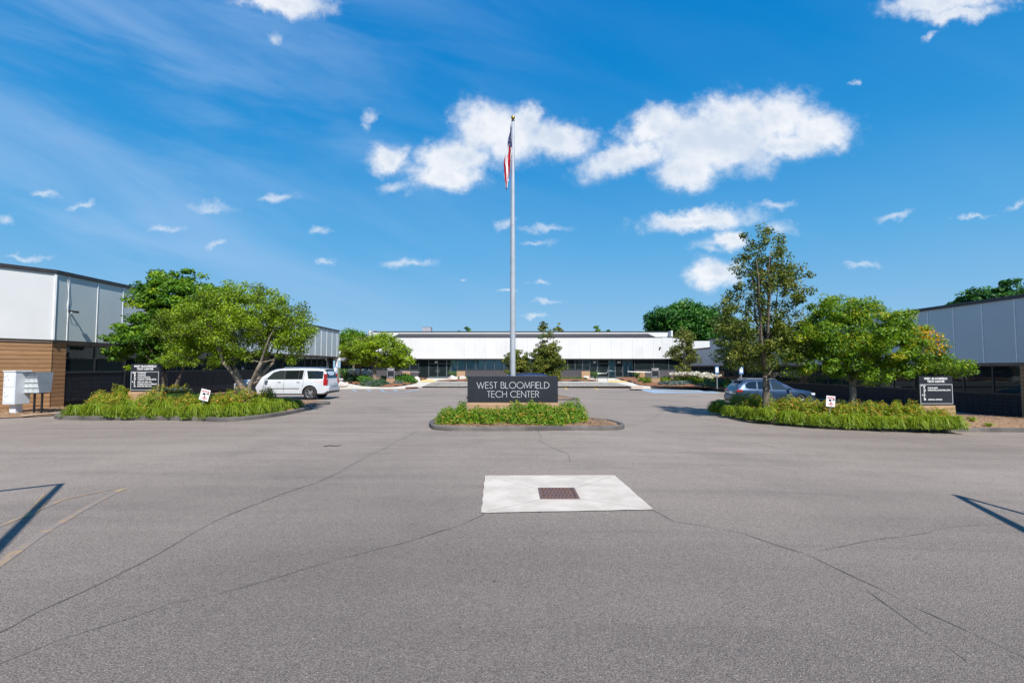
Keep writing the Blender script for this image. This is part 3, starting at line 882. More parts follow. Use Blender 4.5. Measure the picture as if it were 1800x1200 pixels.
# sloping ribbed metal roof above the fascia
rib = MB()
x0, x1 = 8.2, 46.4
rib.quad((x0-.4,.05,6.40),(x1+.6,.05,6.40),(x1-.2,1.5,7.0),(x0+.3,1.5,7.0))
nr = 92
for i in range(nr+1):
    xa = x0-.3+(x1-x0+.7)*i/nr; xb = x0+.4+(x1-x0-.7)*i/nr
    rib.tube([(xa,.0,6.42),(xb,1.46,7.03)], .03, 4)
tag(rib.build('ribbed_roof', M_ribmetal, bb), kind='stuff')
place('parapet', MB().box(4.4, BW-1.8, 1.5, 1.8, 6.25, 7.26).mesh('parapet', M_fascia), bb, 0, 0, 0)
place('parapet_trim', MB().box(4.35, BW-1.75, 1.42, 1.88, 7.262, 7.36).mesh('parapet_trim', M_trim_dark), bb, 0, 0, 0)
place('parapet', MB().box(4.38, 4.62, -.0, 6, 6.38, 7.40).mesh('parapet', M_fascia), bb, 0, 0, 0)
place('parapet', MB().box(BW-1.9, BW-1.65, .3, 6, 6.38, 7.40).mesh('parapet', M_fascia), bb, 0, 0, 0)
place('low_parapet', MB().box(-2, 4.36, 2.5, 2.8, 6.2, 6.85).mesh('low_parapet', M_fascia), bb, 0, 0, 0)
place('low_parapet_trim', MB().box(-2.05, 4.36, 2.45, 2.85, 6.852, 6.93).mesh('low_parapet_trim', M_trim_dark), bb, 0, 0, 0)
def bx_(px): return (px-900)/877*74 - BX
# glazing bays from left to right
def bay(p0, p1, kind, n=1):
    a, b = bx_(p0), bx_(p1)
    for i in range(n):
        s0 = a+(b-a)*i/n; s1 = a+(b-a)*(i+1)/n-.01
        if kind == 'w': window(bb, s0, s1, 1.55, 3.08, y=.50, frame=M_alum)
        if kind == 'b': window(bb, s0, s1, 1.55, 3.08, y=.50, glass=M_glass_blind, frame=M_alum, blinds=M_blind)
        if kind == 'g': window(bb, s0, s1, FZ+.02, 3.08, y=.9, frame=M_alum)
        if kind == 'l': window(bb, s0, s1, FZ+.02, 3.08, y=.9, glass=M_glass_blind, frame=M_alum, blinds=M_blind)
        if kind == 'd': door(bb, s0, s1, FZ, 3.08, y=.9, handle=1 if i % 2 == 0 else -1)
    if kind in 'wb': blocks(bb, a, b, FZ-.02, 1.51, y=.44, parts=False, mat=M_block_back, bw=.4, bh=.2)
bay(597, 735, 'w', 9)
bay(736, 752, 'g', 1); bay(752, 784, 'd', 2); bay(784, 792, 'd', 1); bay(792, 802, 'l', 1)
bay(803, 985, 'b', 11); bay(985, 1038, 'w', 4)
bay(1038, 1052, 'd', 1); bay(1052, 1072, 'd', 1); bay(1072, 1083, 'l', 1); bay(1083, 1097, 'd', 1); bay(1097, 1115, 'l', 2)
bay(1116, 1150, 'w', 1); bay(1150, 1204, 'w', 2)
for a, b in ((708,722),(803,818),(1022,1037),(1118,1133)):
    xs0 = bx_(a)*.985+.35; xs1 = bx_(b)*.985+.35
    px_ = empty('planter_box', ((a-900)/877*72.6, 72.6, FZ-.01), 0, {708:'tan wood-clad planter wall half hidden by the red shrubs at the left entrance',803:'tan wood-clad planter wall just right of the left entrance doors',1022:'tan wood-clad planter wall left of the right entrance with a white mark low on it',1118:'tan wood-clad planter wall right of the right entrance railing'}[a], 'planter', 'tan planter walls beside the entrances')
    wdt = (b-a)/877*72.6
    MB().box(.03,wdt-.03,.03,.75,0,1.0).build('box_body', M_mortar, px_)
    for k in range(5):
        link('board', unit_box('board', wdt, .03, .19, M_board_l), px_, (0, .03, .01+k*.205))
    MB().box(-.02,wdt+.02,-.03,.8,1.035,1.07).build('cap', M_board_l, px_)
    if a == 1022: MB().box(.35,wdt-.2,-.012,-.004,.14,.34).build('notice', M_white, px_)
# entrance number plates behind the glass
for p0, p1, y0 in ((763,767,636.5),(818/1,0,0),(1044.5,1048.5,637),(1087,1093,636.8)):
    if not p1: continue
    a = bx_(p0)*1.0; b = bx_(p1)
    link('door_number', MB().box(a, b, .82, .835, 2.60, 2.78).mesh('door_number', M_white), bb)
# wall lamp on the fascia, roof vent
wl = empty('wall_lamp', ((1160.5-900)/877*73.8, 73.85, 4.78), 0, 'small black wall lamp on the white fascia at the right end', 'lamp')
MB().box(-.09,.09,-.05,.06,-.15,.15).build('back_plate', M_black, wl, bevel=.01)
MB().box(-.08,.08,-.26,-.05,-.02,.14).build('lamp_head', M_black, wl, bevel=.02)
for (p0, p1, z1, yy, lab) in ((742,757,9.15,90,'larger grey rooftop air conditioner near the middle of the far roof'),(646,660,7.72,80,'small grey rooftop unit at the left end of the far roof')):
    w_ = (p1-p0)/877*yy; x_ = (p0-900)/877*yy
    u_ = empty('rooftop_unit', (x_, yy, 6.25), 0, lab, 'air conditioner')
    h_ = z1-6.25
    MB().box(0,w_,0,1.6,.15,h_).build('casing', simple('grey_unit_casing', (.33,.32,.35), (.28,.27,.30), .5, 2), u_, bevel=.03)
    MB().box(.05,w_-.05,.1,1.5,0,.15).build('curb_frame', M_galv, u_)
    g_ = MB()
    for k in range(6): g_.box(w_*.15,w_*.6,-.03,.0,.5+k*.18*(h_/3),.58+k*.18*(h_/3))
    g_.build('louvre', M_ribmetal, u_)
    MB().box(-.03,w_+.03,-.03,1.63,h_,h_+.05).build('lid', M_galv, u_)
vp = empty('roof_vent', ((806-900)/877*82, 82, 6.25), 0, 'thin dark vent pipe on the far roof', 'vent')
MB().tube([(0,0,0),(0,0,1.6)], .09, 8).build('pipe', M_black, vp); MB().tube([(0,0,1.6),(0,0,1.72)], .14, 8).build('vent_cap', M_black, vp)
# ================================================================== vegetation
def leaf_mat(name, cols, rough=.5, transl=.35, spec=.35):
    m, N, L, bs = new_mat(name)
    at = N.new('ShaderNodeAttribute'); at.attribute_name = 'tint'
    cr = N.new('ShaderNodeValToRGB')
    cr.color_ramp.elements[0].position = 0; cr.color_ramp.elements[0].color = (*cols[0], 1)
    cr.color_ramp.elements[1].position = 1; cr.color_ramp.elements[1].color = (*cols[-1], 1)
    for i, c in enumerate(cols[1:-1]):
        e = cr.color_ramp.elements.new((i+1)/(len(cols)-1)); e.color = (*c, 1)
    L.new(at.outputs['Fac'], cr.inputs[0])
    L.new(cr.outputs[0], bs.inputs['Base Color'])
    bs.inputs['Roughness'].default_value = rough; bs.inputs['Specular IOR Level'].default_value = spec
    tr = N.new('ShaderNodeBsdfTranslucent')
    hs = N.new('ShaderNodeHueSaturation'); hs.inputs['Hue'].default_value = .485; hs.inputs['Value'].default_value = 1.5; L.new(cr.outputs[0], hs.inputs['Color'])
    L.new(hs.outputs[0], tr.inputs[0])
    mx = N.new('ShaderNodeMixShader'); mx.inputs[0].default_value = transl
    L.new(bs.outputs[0], mx.inputs[1]); L.new(tr.outputs[0], mx.inputs[2]); L.new(mx.outputs[0], N['Material Output'].inputs[0])
    return m
def leaves_mesh(name, C, size, tint, mat, up=.35, aspect=.55, nrm=None):
    """one folded leaf (two triangles) for every centre"""
    n = len(C)
    C = np.asarray(C, dtype=float)
    size = np.broadcast_to(size, (n,)) * rng.uniform(.65, 1.3, n)
    nr = rng.normal(size=(n, 3)); nr /= np.linalg.norm(nr, axis=1)[:, None]
    nr[:, 2] = np.abs(nr[:, 2]) + up
    if nrm is not None: nr = nr + nrm*.8
    nr /= np.linalg.norm(nr, axis=1)[:, None]
    a = np.cross(nr, rng.normal(size=(n, 3))); a /= np.linalg.norm(a, axis=1)[:, None]
    a[:, 2] -= .25
    b = np.cross(nr, a); b /= np.linalg.norm(b, axis=1)[:, None]
    L_ = (a * size[:, None]) * .5; Wd = b * size[:, None] * aspect * .5
    fold = nr * size[:, None] * .10
    V = np.empty((n, 4, 3)); V[:, 0] = C - L_; V[:, 1] = C + Wd + fold; V[:, 2] = C + L_; V[:, 3] = C - Wd + fold
    me = bpy.data.meshes.new(name)
    me.vertices.add(4*n); me.vertices.foreach_set('co', V.reshape(-1))
    idx = np.arange(n)*4
    T = np.stack([idx, idx+1, idx+2, idx, idx+2, idx+3], 1).reshape(-1)
    me.loops.add(6*n); me.loops.foreach_set('vertex_index', T.astype(np.int32))
    me.polygons.add(2*n); me.polygons.foreach_set('loop_start', (np.arange(2*n)*3).astype(np.int32))
    try: me.polygons.foreach_set('loop_total', np.full(2*n, 3, dtype=np.int32))
    except Exception: pass
    me.update(calc_edges=True)
    at = me.attributes.new('tint', 'FLOAT', 'FACE')
    at.data.foreach_set('value', np.repeat(np.clip(tint, 0, 1), 2).astype(np.float32))
    me.materials.append(mat)
    return me
def bark(name, c1, c2):
    return simple(name, c1, c2, .9, 7, bmp=.9, bscale=22, stretch=(1,1,.3), detail=8)
M_bark = bark('grey_brown_bark', (.17,.135,.105), (.085,.065,.05))
M_bark_l = bark('light_grey_bark', (.27,.22,.175), (.15,.12,.095))
M_bark_d = bark('dark_bark', (.10,.08,.065), (.05,.04,.033))
G_bright = leaf_mat('bright_yellow_green_leaf', [(0.053, 0.112, 0.006), (0.114, 0.224, 0.009), (0.19, 0.334, 0.013), (.66, .36, .015)])
G_maple = leaf_mat('maple_leaf', [(0.034, 0.092, 0.008), (0.066, 0.169, 0.009), (0.144, 0.281, 0.012), (0.288, 0.399, 0.014)])
G_pear = leaf_mat('glossy_dark_leaf', [(0.028, 0.055, 0.007), (0.062, 0.099, 0.011), (0.122, 0.163, 0.016), (0.221, 0.22, 0.037)], rough=.5, spec=.35, transl=.3)
G_deep = leaf_mat('deep_green_leaf', [(0.014, 0.062, 0.012), (0.029, 0.117, 0.016), (0.055, 0.179, 0.02), (0.101, 0.234, 0.025)])
G_olive = leaf_mat('olive_leaf', [(0.065, 0.085, 0.016), (0.122, 0.147, 0.025), (0.186, 0.217, 0.036), (0.272, 0.279, 0.054)])
G_crab = leaf_mat('mixed_green_leaf', [(0.07, 0.102, 0.009), (0.127, 0.198, 0.011), (0.227, 0.353, 0.012), (0.379, 0.481, 0.017)])
G_lily = leaf_mat('daylily_blade', [(0.05, 0.099, 0.006), (0.116, 0.202, 0.011), (0.218, 0.306, 0.016), (0.347, 0.373, 0.026)], transl=.35)
G_spirea = leaf_mat('spirea_leaf', [(0.068, 0.15, 0.012), (0.161, 0.273, 0.014), (0.287, 0.351, 0.025), (0.507, 0.263, 0.043)], transl=.3)
G_grass = leaf_mat('fine_grass_blade', [(0.042, 0.111, 0.025), (0.084, 0.182, 0.04), (0.144, 0.26, 0.06), (0.24, 0.338, 0.1)])
G_hedge = leaf_mat('hedge_leaf', [(0.033, 0.118, 0.008), (0.098, 0.234, 0.01), (0.211, 0.342, 0.016), (0.424, 0.234, 0.037)], transl=.25)
G_lav = leaf_mat('grey_green_leaf', [(.07,.11,.09),(.11,.16,.13),(.18,.22,.20),(.25,.27,.27)])
G_teal = leaf_mat('blue_green_leaf', [(.03,.085,.045),(.055,.12,.06),(.10,.17,.09),(.2,.22,.12)])
G_white = leaf_mat('white_petal', [(.55,.52,.40),(.72,.70,.58),(.80,.78,.70)], transl=.2)

def tree(name, label, base, env, mats, stems=1, fork=1.2, trunk_r=.12, ncl=220, per=70, rc=.42, leaf=.11, seed=1,
         shell=.45, gap=.0, gfreq=.9, tmean=.45, yellow=None, lean=(0,0), splay=.35, flat=.6, group=None, aspect=.6, upright=0, cat='tree', bare=0, bole=0):
    """trunk(s) with limbs grown out to leaf clusters that fill an uneven envelope"""
    rnd = random.Random(seed); global rng
    rng = np.random.default_rng(seed*17+3)
    root = empty(name, base, 0, label, cat, group)
    bark_m, leaf_m = mats
    # clusters
    vols = [e[3]*e[4]*e[5] for e in env]; tv = sum(vols)
    cl = []
    tries = 0
    while len(cl) < ncl and tries < ncl*30:
        tries += 1
        e = rnd.choices(env, weights=vols)[0]
        d = Vector((rnd.gauss(0,1), rnd.gauss(0,1), rnd.gauss(0,1))).normalized()
        r = shell + (1-shell)*rnd.random()**.5
        if rnd.random() < .12: r *= rnd.random()
        wob = 1 + .16*mnoise.noise(Vector((d.x*1.6+seed, d.y*1.6, d.z*1.6)))*2
        p = Vector((e[0]+d.x*e[3]*r*wob, e[1]+d.y*e[4]*r*wob, e[2]+d.z*e[5]*r*wob))
        if gap and mnoise.noise(p*gfreq + Vector((seed*3.1, 0, 0))) < gap - .35: continue
        if any((p-q).length < rc*.55 for q in cl): continue
        cl.append(p)
    wood = MB()
    nodes = []   # (pos, radius)
    tops = []
    for s in range(stems):
        a = 2*math.pi*s/stems + rnd.random()*.8
        dx, dy = (math.cos(a)*splay*fork, math.sin(a)*splay*fork) if stems > 1 else (lean[0]*fork, lean[1]*fork)
        r0 = trunk_r/(stems**.5)*1.15 if stems > 1 else trunk_r
        off = (math.cos(a)*trunk_r*.55, math.sin(a)*trunk_r*.55) if stems > 1 else (0,0)
        pts = []; rad = []
        if bole and s == 0:
            wood.tube([(0,0,-.25),(0,0,.05),(.02,0,bole*.5),(0,0,bole*.95),(0,0,bole*1.12)], [trunk_r*1.5,trunk_r*1.15,trunk_r*.95,trunk_r*.95,trunk_r*.5], 14)
        for k in range(8):
            t = k/7
            zz_ = -.25+(fork+.25)*t
            tb = max(0, (zz_-bole)/(fork-bole)) if bole else t
            pts.append(Vector((off[0]+dx*tb**1.2+.04*mnoise.noise(Vector((t*3,s,seed))), off[1]+dy*tb**1.2+.04*mnoise.noise(Vector((t*3,s+9,seed))), -.25 + (fork+.25)*t)))
            rad.append(r0*(1.35-.45*min(1,t*2.2) - (.45 if stems > 1 else .2)*t))
        wood.tube(pts, rad, 10)
        for p, r in zip(pts[4:], rad[4:]): nodes.append((p, r*.8, s))
        if upright:
            # long upright leaders
            for q in range(upright):
                aa = rnd.random()*6.28; sp = .06+.20*rnd.random()
                H = (max(p.z for p in cl)-fork)*(.62+.3*rnd.random())
                p0 = pts[-1]; L1 = []; R1 = []
                for k in range(7):
                    t = k/6
                    L1.append(p0 + Vector((math.cos(aa)*sp*H*t**.8, math.sin(aa)*sp*H*t**.8, H*t)) + Vector((mnoise.noise(Vector((t*4,q,seed)))*.12, mnoise.noise(Vector((t*4,q+5,seed)))*.12, 0)))
                    R1.append(r0*.46*(1-.85*t))
                wood.tube(L1, R1, 7)
                for p, r in zip(L1[1:], R1[1:]): nodes.append((p, max(r*.8, .012), s))
    top = Vector((0,0,fork))
    ends = [nd for nd in nodes if abs(nd[0].z-fork) < .02]
    if not upright:
        for (q, r, s) in ends:
            for kk in range(2 if stems > 1 else 4):
                cand = [p for p in cl if p.z > q.z+.3]
                if not cand: continue
                want = Vector((q.x*1.6+rnd.uniform(-.8,.8), q.y*1.6+rnd.uniform(-.8,.8), 0)) + Vector((0,0,q.z+rnd.uniform(.9,1.8)*fork*.8))
                p = min(cand, key=lambda c_: (c_-want).length)
                m1 = q.lerp(p,.35)+Vector((rnd.uniform(-.1,.1),rnd.uniform(-.1,.1),.05)); m2 = q.lerp(p,.7)+Vector((rnd.uniform(-.1,.1),rnd.uniform(-.1,.1),.04))
                rr_ = r*1.05
                wood.tube([q,m1,m2,p], [rr_*.95, rr_*.7, rr_*.45, .012], 7, cap=False)
                nodes += [(m1, rr_*.6, s), (m2, rr_*.4, s), (p, .012, s)]
    order = sorted(cl, key=lambda p: (p-top).length)
    for p in order:
        best = None; bd = 1e9
        for (q, r, s) in nodes:
            d = (p-q).length + max(0, (q.z-p.z))*1.2 - min(r, .06)*3
            if d < bd and (p-q).length > .05: bd = d; best = (q, r, s)
        q, r, s = best
        L_ = (p-q).length
        r1 = min(r*.72, .012+.020*L_+.25*r)
        mid = []
        nseg = 3 if L_ < 1.5 else 5
        bend = Vector((0,0,-.10*L_ if not upright else -.12*L_))
        for k in range(nseg+1):
            t = k/nseg
            mid.append(q.lerp(p, t) + bend*math.sin(t*math.pi) + Vector((rnd.uniform(-1,1), rnd.uniform(-1,1), rnd.uniform(-1,1)))*.03*L_*(0 < k < nseg))
        rr = [r1*(1-t)+.006*t for t in [k/nseg for k in range(nseg+1)]]
        wood.tube(mid, rr, 5 if r1 > .02 else 4, cap=False)
        for k in range(1, nseg+1): nodes.append((mid[k], rr[k], s))
    tk = wood.build('trunk', bark_m, root, smooth='all')
    # leaves
    P = np.array([tuple(p) for p in cl])
    if bare: P = P[rng.random(len(P)) > bare]
    nc = len(P)
    cnt = rng.integers(int(per*.55), int(per*1.45), nc)
    cs = rc*rng.uniform(.7, 1.25, nc)
    C = np.repeat(P, cnt, axis=0); S = np.repeat(cs, cnt)
    d = rng.normal(size=C.shape); d /= np.linalg.norm(d, axis=1)[:, None]
    rr = rng.random(len(C))**.42
    off = d*rr[:, None]*S[:, None]; off[:, 2] *= flat
    C = C + off
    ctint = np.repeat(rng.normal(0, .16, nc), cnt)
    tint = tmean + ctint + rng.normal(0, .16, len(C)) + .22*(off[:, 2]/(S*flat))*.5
    if yellow is not None:
        (yc, yr) = yellow
        dd = np.linalg.norm((C-np.array(yc))/np.array(yr), axis=1)
        tint = np.where((dd < 1) & (rng.random(len(C)) < .38), 1.0, np.minimum(tint, .78))
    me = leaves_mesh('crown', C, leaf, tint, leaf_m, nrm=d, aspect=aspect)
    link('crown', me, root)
    return root
def at(px, Y): return (px-900)/877*Y

# the two trees of the left island
tx, ty = -17.3, 25.2
tree('maple_tree', 'multi-stemmed broad tree with layered deep green leaves behind the left directory sign', (tx, ty, .3),
     [(-.5,0,3.3,2.4,1.9,1.1),(.7,0,5.0,2.2,1.8,1.1),(-1.7,0,2.5,1.3,1.2,.65),(.4,0,6.0,1.5,1.2,.6),(1.8,0,3.6,1.2,1.2,.9),(-.4,-.3,1.9,1.6,1.2,.45),(-.9,0,5.0,1.1,1.1,.9)],
     (M_bark, G_maple), stems=3, fork=1.5, trunk_r=.20, ncl=380, per=100, rc=.42, leaf=.16, seed=3, flat=.45, tmean=.42, gap=.16, gfreq=.9)
tree('crabapple_tree', 'wide spreading yellow-green tree with several stems in front of the white car', (-10.9, 20.6, .25),
     [(-.3,0,3.5,2.6,2.0,1.35),(1.4,0,3.2,1.15,1.3,1.1),(-2.5,0,3.1,1.3,1.2,1.1),(-.3,.2,4.75,1.6,1.2,.5),(1.9,0,2.6,.6,.8,.7),(-1.6,-.2,2.1,1.5,1.0,.45),(.9,0,4.2,1.1,1.0,.5),(-3.0,0,2.3,.8,.8,.5)],
     (M_bark_l, G_crab), stems=5, fork=1.9, bole=.75, trunk_r=.26, ncl=520, per=110, rc=.30, leaf=.085, seed=5, flat=.75, tmean=.46, splay=.42, gap=.10, gfreq=1.3, bare=.05)
# tall pear on the right island
tree('pear_tree', 'tall upright dark green tree with sparse open crown before the blue car', (10.35, 20.4, -.15),
     [(0.0,0,5.0,1.6,1.2,1.7),(.1,0,6.6,1.25,1.0,1.25),(-1.0,0,4.2,1.0,.9,1.0),(1.2,0,5.5,.9,.8,.9),(-.2,0,2.55,1.9,1.5,.5),(-1.2,0,2.7,1.1,1.1,.5),(1.2,0,3.4,.8,.8,.9),(0,0,3.2,1.3,1.1,1.0)],
     (M_bark, G_pear), stems=1, fork=1.75, trunk_r=.17, ncl=430, per=55, rc=.24, leaf=.09, seed=8, flat=.9, tmean=.58, upright=9, gap=.17, gfreq=1.1, shell=.3, aspect=.75)
tree('broad_tree', 'wide bright green tree with a patch of yellow leaves beside the right directory sign', (13.75, 20.2, -.15),
     [(.1,0,3.3,2.8,2.0,1.3),(-1.5,0,2.9,1.4,1.2,1.0),(1.7,0,2.9,1.5,1.2,.95),(.1,.1,4.3,2.0,1.4,.65),(4.0,0,2.2,.8,.8,.4),(3.1,0,2.15,1.25,1.0,.5),(2.9,0,3.1,.9,.9,.7),(-.9,-.2,2.1,1.6,1.1,.5),(.6,-.3,1.9,1.8,1.1,.4)],
     (M_bark_l, G_bright), stems=1, fork=1.35, trunk_r=.16, ncl=520, per=105, rc=.31, leaf=.10, seed=12, flat=.65, tmean=.42, gap=.08, gfreq=1.2,
     yellow=((2.8,-.7,3.2),(.95,1.3,.65)))
# trees of the second island and the far beds
tree('small_tree', 'smaller olive-green shrubby tree just left of the flagpole base', (.35, 32.2, .2),
     [(0,0,1.7,.85,.8,1.25),(-.25,0,2.3,.7,.6,.5)], (M_bark, G_pear), stems=2, fork=.7, trunk_r=.09, ncl=110, per=90, rc=.27, leaf=.11, seed=21, tmean=.62, gap=.04, shell=.2, upright=2)
tree('small_tree', 'fuller olive-green tree right of the flagpole with a pointed top', (2.15, 32.0, .2),
     [(0,0,1.75,1.25,1.0,1.1),(.0,0,2.8,.75,.6,1.2),(.6,0,1.9,.7,.7,.6)], (M_bark, G_pear), stems=2, fork=.7, trunk_r=.11, ncl=210, per=95, rc=.27, leaf=.11, seed=23, tmean=.62, gap=.02, shell=.2, upright=3)
p = GA(658, 674)
tree('crabapple_tree', 'wide low tree with dense yellow-green crown at the left end of the far beds', (at(659,55), 55, .2),
     [(.4,0,3.6,3.4,2.2,1.5),(2.6,0,2.6,1.8,1.5,.9),(-2.2,0,3.2,1.6,1.5,1.2),(.9,0,4.7,1.4,1.2,.7)], (M_bark_l, G_crab), stems=1, fork=1.5, trunk_r=.26, ncl=260, per=75, rc=.55, leaf=.22, seed=31, tmean=.52, gap=.14, gfreq=.7)
tree('slender_tree', 'thin grey-green tree with a pale trunk near the end of the left office wing', (at(634,57), 57, .2),
     [(-.3,0,3.3,1.7,1.3,1.7),(.3,0,3.9,1.6,1.2,1.3)], (M_bark_l, G_olive), stems=1, fork=1.6, trunk_r=.13, ncl=110, per=60, rc=.5, leaf=.20, seed=33, tmean=.5, gap=.14, upright=3)
tree('maple_tree', 'bright green tree whose top shows behind the left end of the far building beds', (at(622,71), 71, .3),
     [(0,0,5.2,2.6,1.8,1.5),(0,0,6.2,1.5,1.3,.8)], (M_bark, G_maple), stems=1, fork=2.5, trunk_r=.2, ncl=110, per=60, rc=.7, leaf=.3, seed=35, tmean=.5)
tree('slender_tree', 'young open tree with a thin trunk against the right end of the white fascia', (at(1201,56), 56, .1),
     [(0,0,3.6,1.3,1.0,1.7),(.2,0,5.3,1.15,.9,1.1),(-1.0,0,3.4,.9,.8,.9),(1.1,0,2.9,.9,.8,.7),(-.1,0,1.7,.9,.7,.6)], (M_bark_l, G_olive), stems=1, fork=1.2, trunk_r=.10, ncl=170, per=50, rc=.40, leaf=.17, seed=41, tmean=.42, gap=.22, upright=4, gfreq=.8)
tree('spruce_tree', 'dark tree with grey branches half hidden behind the tall pear tree', (at(1300,44), 44, -.1),
     [(0,0,3.6,2.0,1.6,1.7),(-.5,0,5.4,1.5,1.2,1.3),(.6,0,2.3,2.0,1.4,.7)], (M_bark, G_pear), stems=1, fork=1.2, trunk_r=.15, ncl=150, per=55, rc=.5, leaf=.18, seed=43, tmean=.3, gap=.12, upright=3, cat='tree')
# big trees behind the buildings
def bigtree(lab, px, Y, w, ztop, zlow, seed, mat=None, ncl=200, per=70, leaf=.55):
    w2 = w/2; hz_ = (ztop-zlow)/2; zc = (ztop+zlow)/2
    r_ = random.Random(seed)
    env = [(0,0,zc,w2*.8,w2*.6,hz_*.85)]
    for k in range(5):
        a = r_.uniform(-1,1)
        env.append((a*w2*.6, r_.uniform(-.3,.3)*w2, zc+(.55-abs(a)*.5)*hz_*r_.uniform(.5,1), w2*.42, w2*.4, hz_*.42))
    return tree('big_tree', lab, (at(px,Y), Y, 0), env, (M_bark_d, mat or G_deep), stems=1, fork=zlow*.9, trunk_r=.45, ncl=ncl, per=per, rc=w*.085, leaf=leaf, seed=seed, tmean=.45, gap=.05, gfreq=.25, shell=.5, group='tall trees behind the offices')
bigtree('large rounded deep green tree behind the right end of the far building', 1195, 112, 20, 17.3, 4, 51, ncl=330, per=110, leaf=.62)
bigtree('deep green tree between the rounded tree and the tall pear tree', 1275, 118, 15, 14.0, 4, 52, ncl=200, per=90, leaf=.6)
bigtree('dark tree top showing above the right wing behind the patch of yellow leaves', 1622, 90, 7.5, 13.2, 5, 53, ncl=100, per=70, leaf=.5)
bigtree('green tree rising over the black roof edge at the right border', 1788, 62, 8.5, 13.0, 5, 54, mat=G_deep, ncl=150, per=80, leaf=.38)
bigtree('wide green tree over the black roof edge left of the border tree', 1722, 66, 8.5, 12.6, 5, 55, mat=G_deep, ncl=150, per=80, leaf=.38)
for px, h, lab in ((820,7.9,'tiny green tree tip over the far roof left of the flagpole'),(956,9.4,'taller thin tree top over the far roof right of the flagpole'),(981,9.2,'second thin tree top over the far roof, right of the taller one'),(1052,8.9,'pointed dark tree tip over the far roof, left of its smaller neighbour'),(1066,8.1,'smallest tree tip over the right half of the far roof')):
    Y = 105
    z = 1.95 + (645-{820:573.5,956:566,981:568,1052:571,1066:577}[px])/877*Y
    tree('distant_tree', lab, (at(px,Y), Y, 0), [(0,0,z-1.1,1.1,1.0,1.2),(0,0,z-3,1.6,1.3,2)], (M_bark_d, G_olive if px in (956,981) else G_maple), fork=3.5, trunk_r=.15, ncl=34, per=40, rc=.5, leaf=.4, seed=px, shell=.2, upright=2)

# ------------------------------------------------------------------ low plants
def blade_clump(name, n, h, spread, w, mat, seed, curl=1.0, segs=4, tm=.5, base_r=.10):
    r = np.random.default_rng(seed)
    V = []; F = []; T = []
    for k in range(n):
        a = r.random()*6.283; out = spread*(.25+.75*r.random()); hh = h*r.uniform(.6,1.1)
        bx, by = math.cos(a+.5)*base_r*r.random(), math.sin(a+.5)*base_r*r.random()
        t_ = tm + r.normal(0,.15)
        px_, py_ = -math.sin(a), math.cos(a)
        i0 = len(V)
        for s in range(segs+1):
            t = s/segs
            rad = out*t**1.3
            z = hh*(math.sin(min(t*1.9*curl, 2.6)) if curl > 0 else t)
            if curl >= 1:
                e_ = .85-.70*out/spread+r.normal(0,.2); b_ = -(1-.55*e_)/.2475; z = hh*((e_-b_)*t + b_*t*t)
            elif curl > 0: z = hh*(1.9*t - (0.9+curl*.35)*t*t)
            ww = w*(1-t)**.7 * (.6+.4*min(1, t*4)) + .002
            x = bx+math.cos(a)*rad; y = by+math.sin(a)*rad
            V.append((x-px_*ww/2, y-py_*ww/2, max(z,0))); V.append((x+px_*ww/2, y+py_*ww/2, max(z,0)+.004))
        for s in range(segs):
            F.append((i0+2*s, i0+2*s+1, i0+2*s+3, i0+2*s+2)); T.append(min(max(t_+.25*(s/segs-.4),0),1))
    me = bpy.data.meshes.new(name); me.from_pydata(V, [], F)
    at_ = me.attributes.new('tint', 'FLOAT', 'FACE'); at_.data.foreach_set('value', T)
    me.materials.append(mat)
    me.polygons.foreach_set('use_smooth', [True]*len(F))
    return me
def shrub_mesh(name, n, rx, ry, h, leaf, mat, seed, tips=.0, tm=.4, lump=.18, aspect=.55):
    global rng
    rng = np.random.default_rng(seed)
    d = rng.normal(size=(n, 3)); d /= np.linalg.norm(d, axis=1)[:, None]; d[:, 2] = np.abs(d[:, 2])
    r = .45+.55*rng.random(n)**.5
    lm = np.array([1+lump*2*mnoise.noise(Vector((x*2.3+seed, y*2.3, z*2.3))) for x, y, z in d])
    C = d*r[:, None]*lm[:, None]*np.array([rx, ry, h])
    C[:, 2] = np.maximum(C[:, 2], .03)
    t = tm + rng.normal(0, .15, n)
    if tips:
        clus = np.array([mnoise.noise(Vector((x*9+seed, y*9, z*9))) for x, y, z in C])
        t = np.where((r*lm > .88) & (clus > .05) & (rng.random(n) < tips), .95+rng.random(n)*.1, t)
        t = np.clip(t, 0, 1)
    return leaves_mesh(name, C, leaf, t, mat, nrm=d, aspect=aspect)
def stems_mesh(name, seed, r, h, n=9):
    mb = MB(); q = random.Random(seed)
    for k in range(n):
        a = q.random()*6.28; rr = r*q.uniform(.3,.8)
        mb.tube([(0,0,-.05),(math.cos(a)*rr*.5, math.sin(a)*rr*.5, h*.4),(math.cos(a)*rr, math.sin(a)*rr, h*.8)], [.010,.007,.003], 4, cap=False)
    return mb.mesh(name, M_bark)
LILY = [blade_clump('blades', 210, .40, .45, .026, G_lily, 100+i, tm=.54, base_r=.12) for i in range(4)]
LILY_F = [shrub_mesh('foliage', 500, .34, .32, .30, .14, G_lily, 110+i, tm=.42, lump=.25, aspect=.20) for i in range(4)]
LILY_S = [blade_clump('blades', 80, .26, .32, .022, G_lily, 120+i, tm=.6) for i in range(2)]
SPI = [shrub_mesh('foliage', 3400, .52, .46, .78, .062, G_spirea, 130+i, tips=.6, tm=.50, lump=.25) for i in range(4)]
HED = [shrub_mesh('foliage', 4200, .44, .42, .58, .052, G_hedge, 140+i, tips=.38, tm=.46, lump=.2) for i in range(4)]
LIME = [shrub_mesh('foliage', 2000, .40, .38, .62, .075, G_lily, 150+i, tm=.5, lump=.3) for i in range(1)]
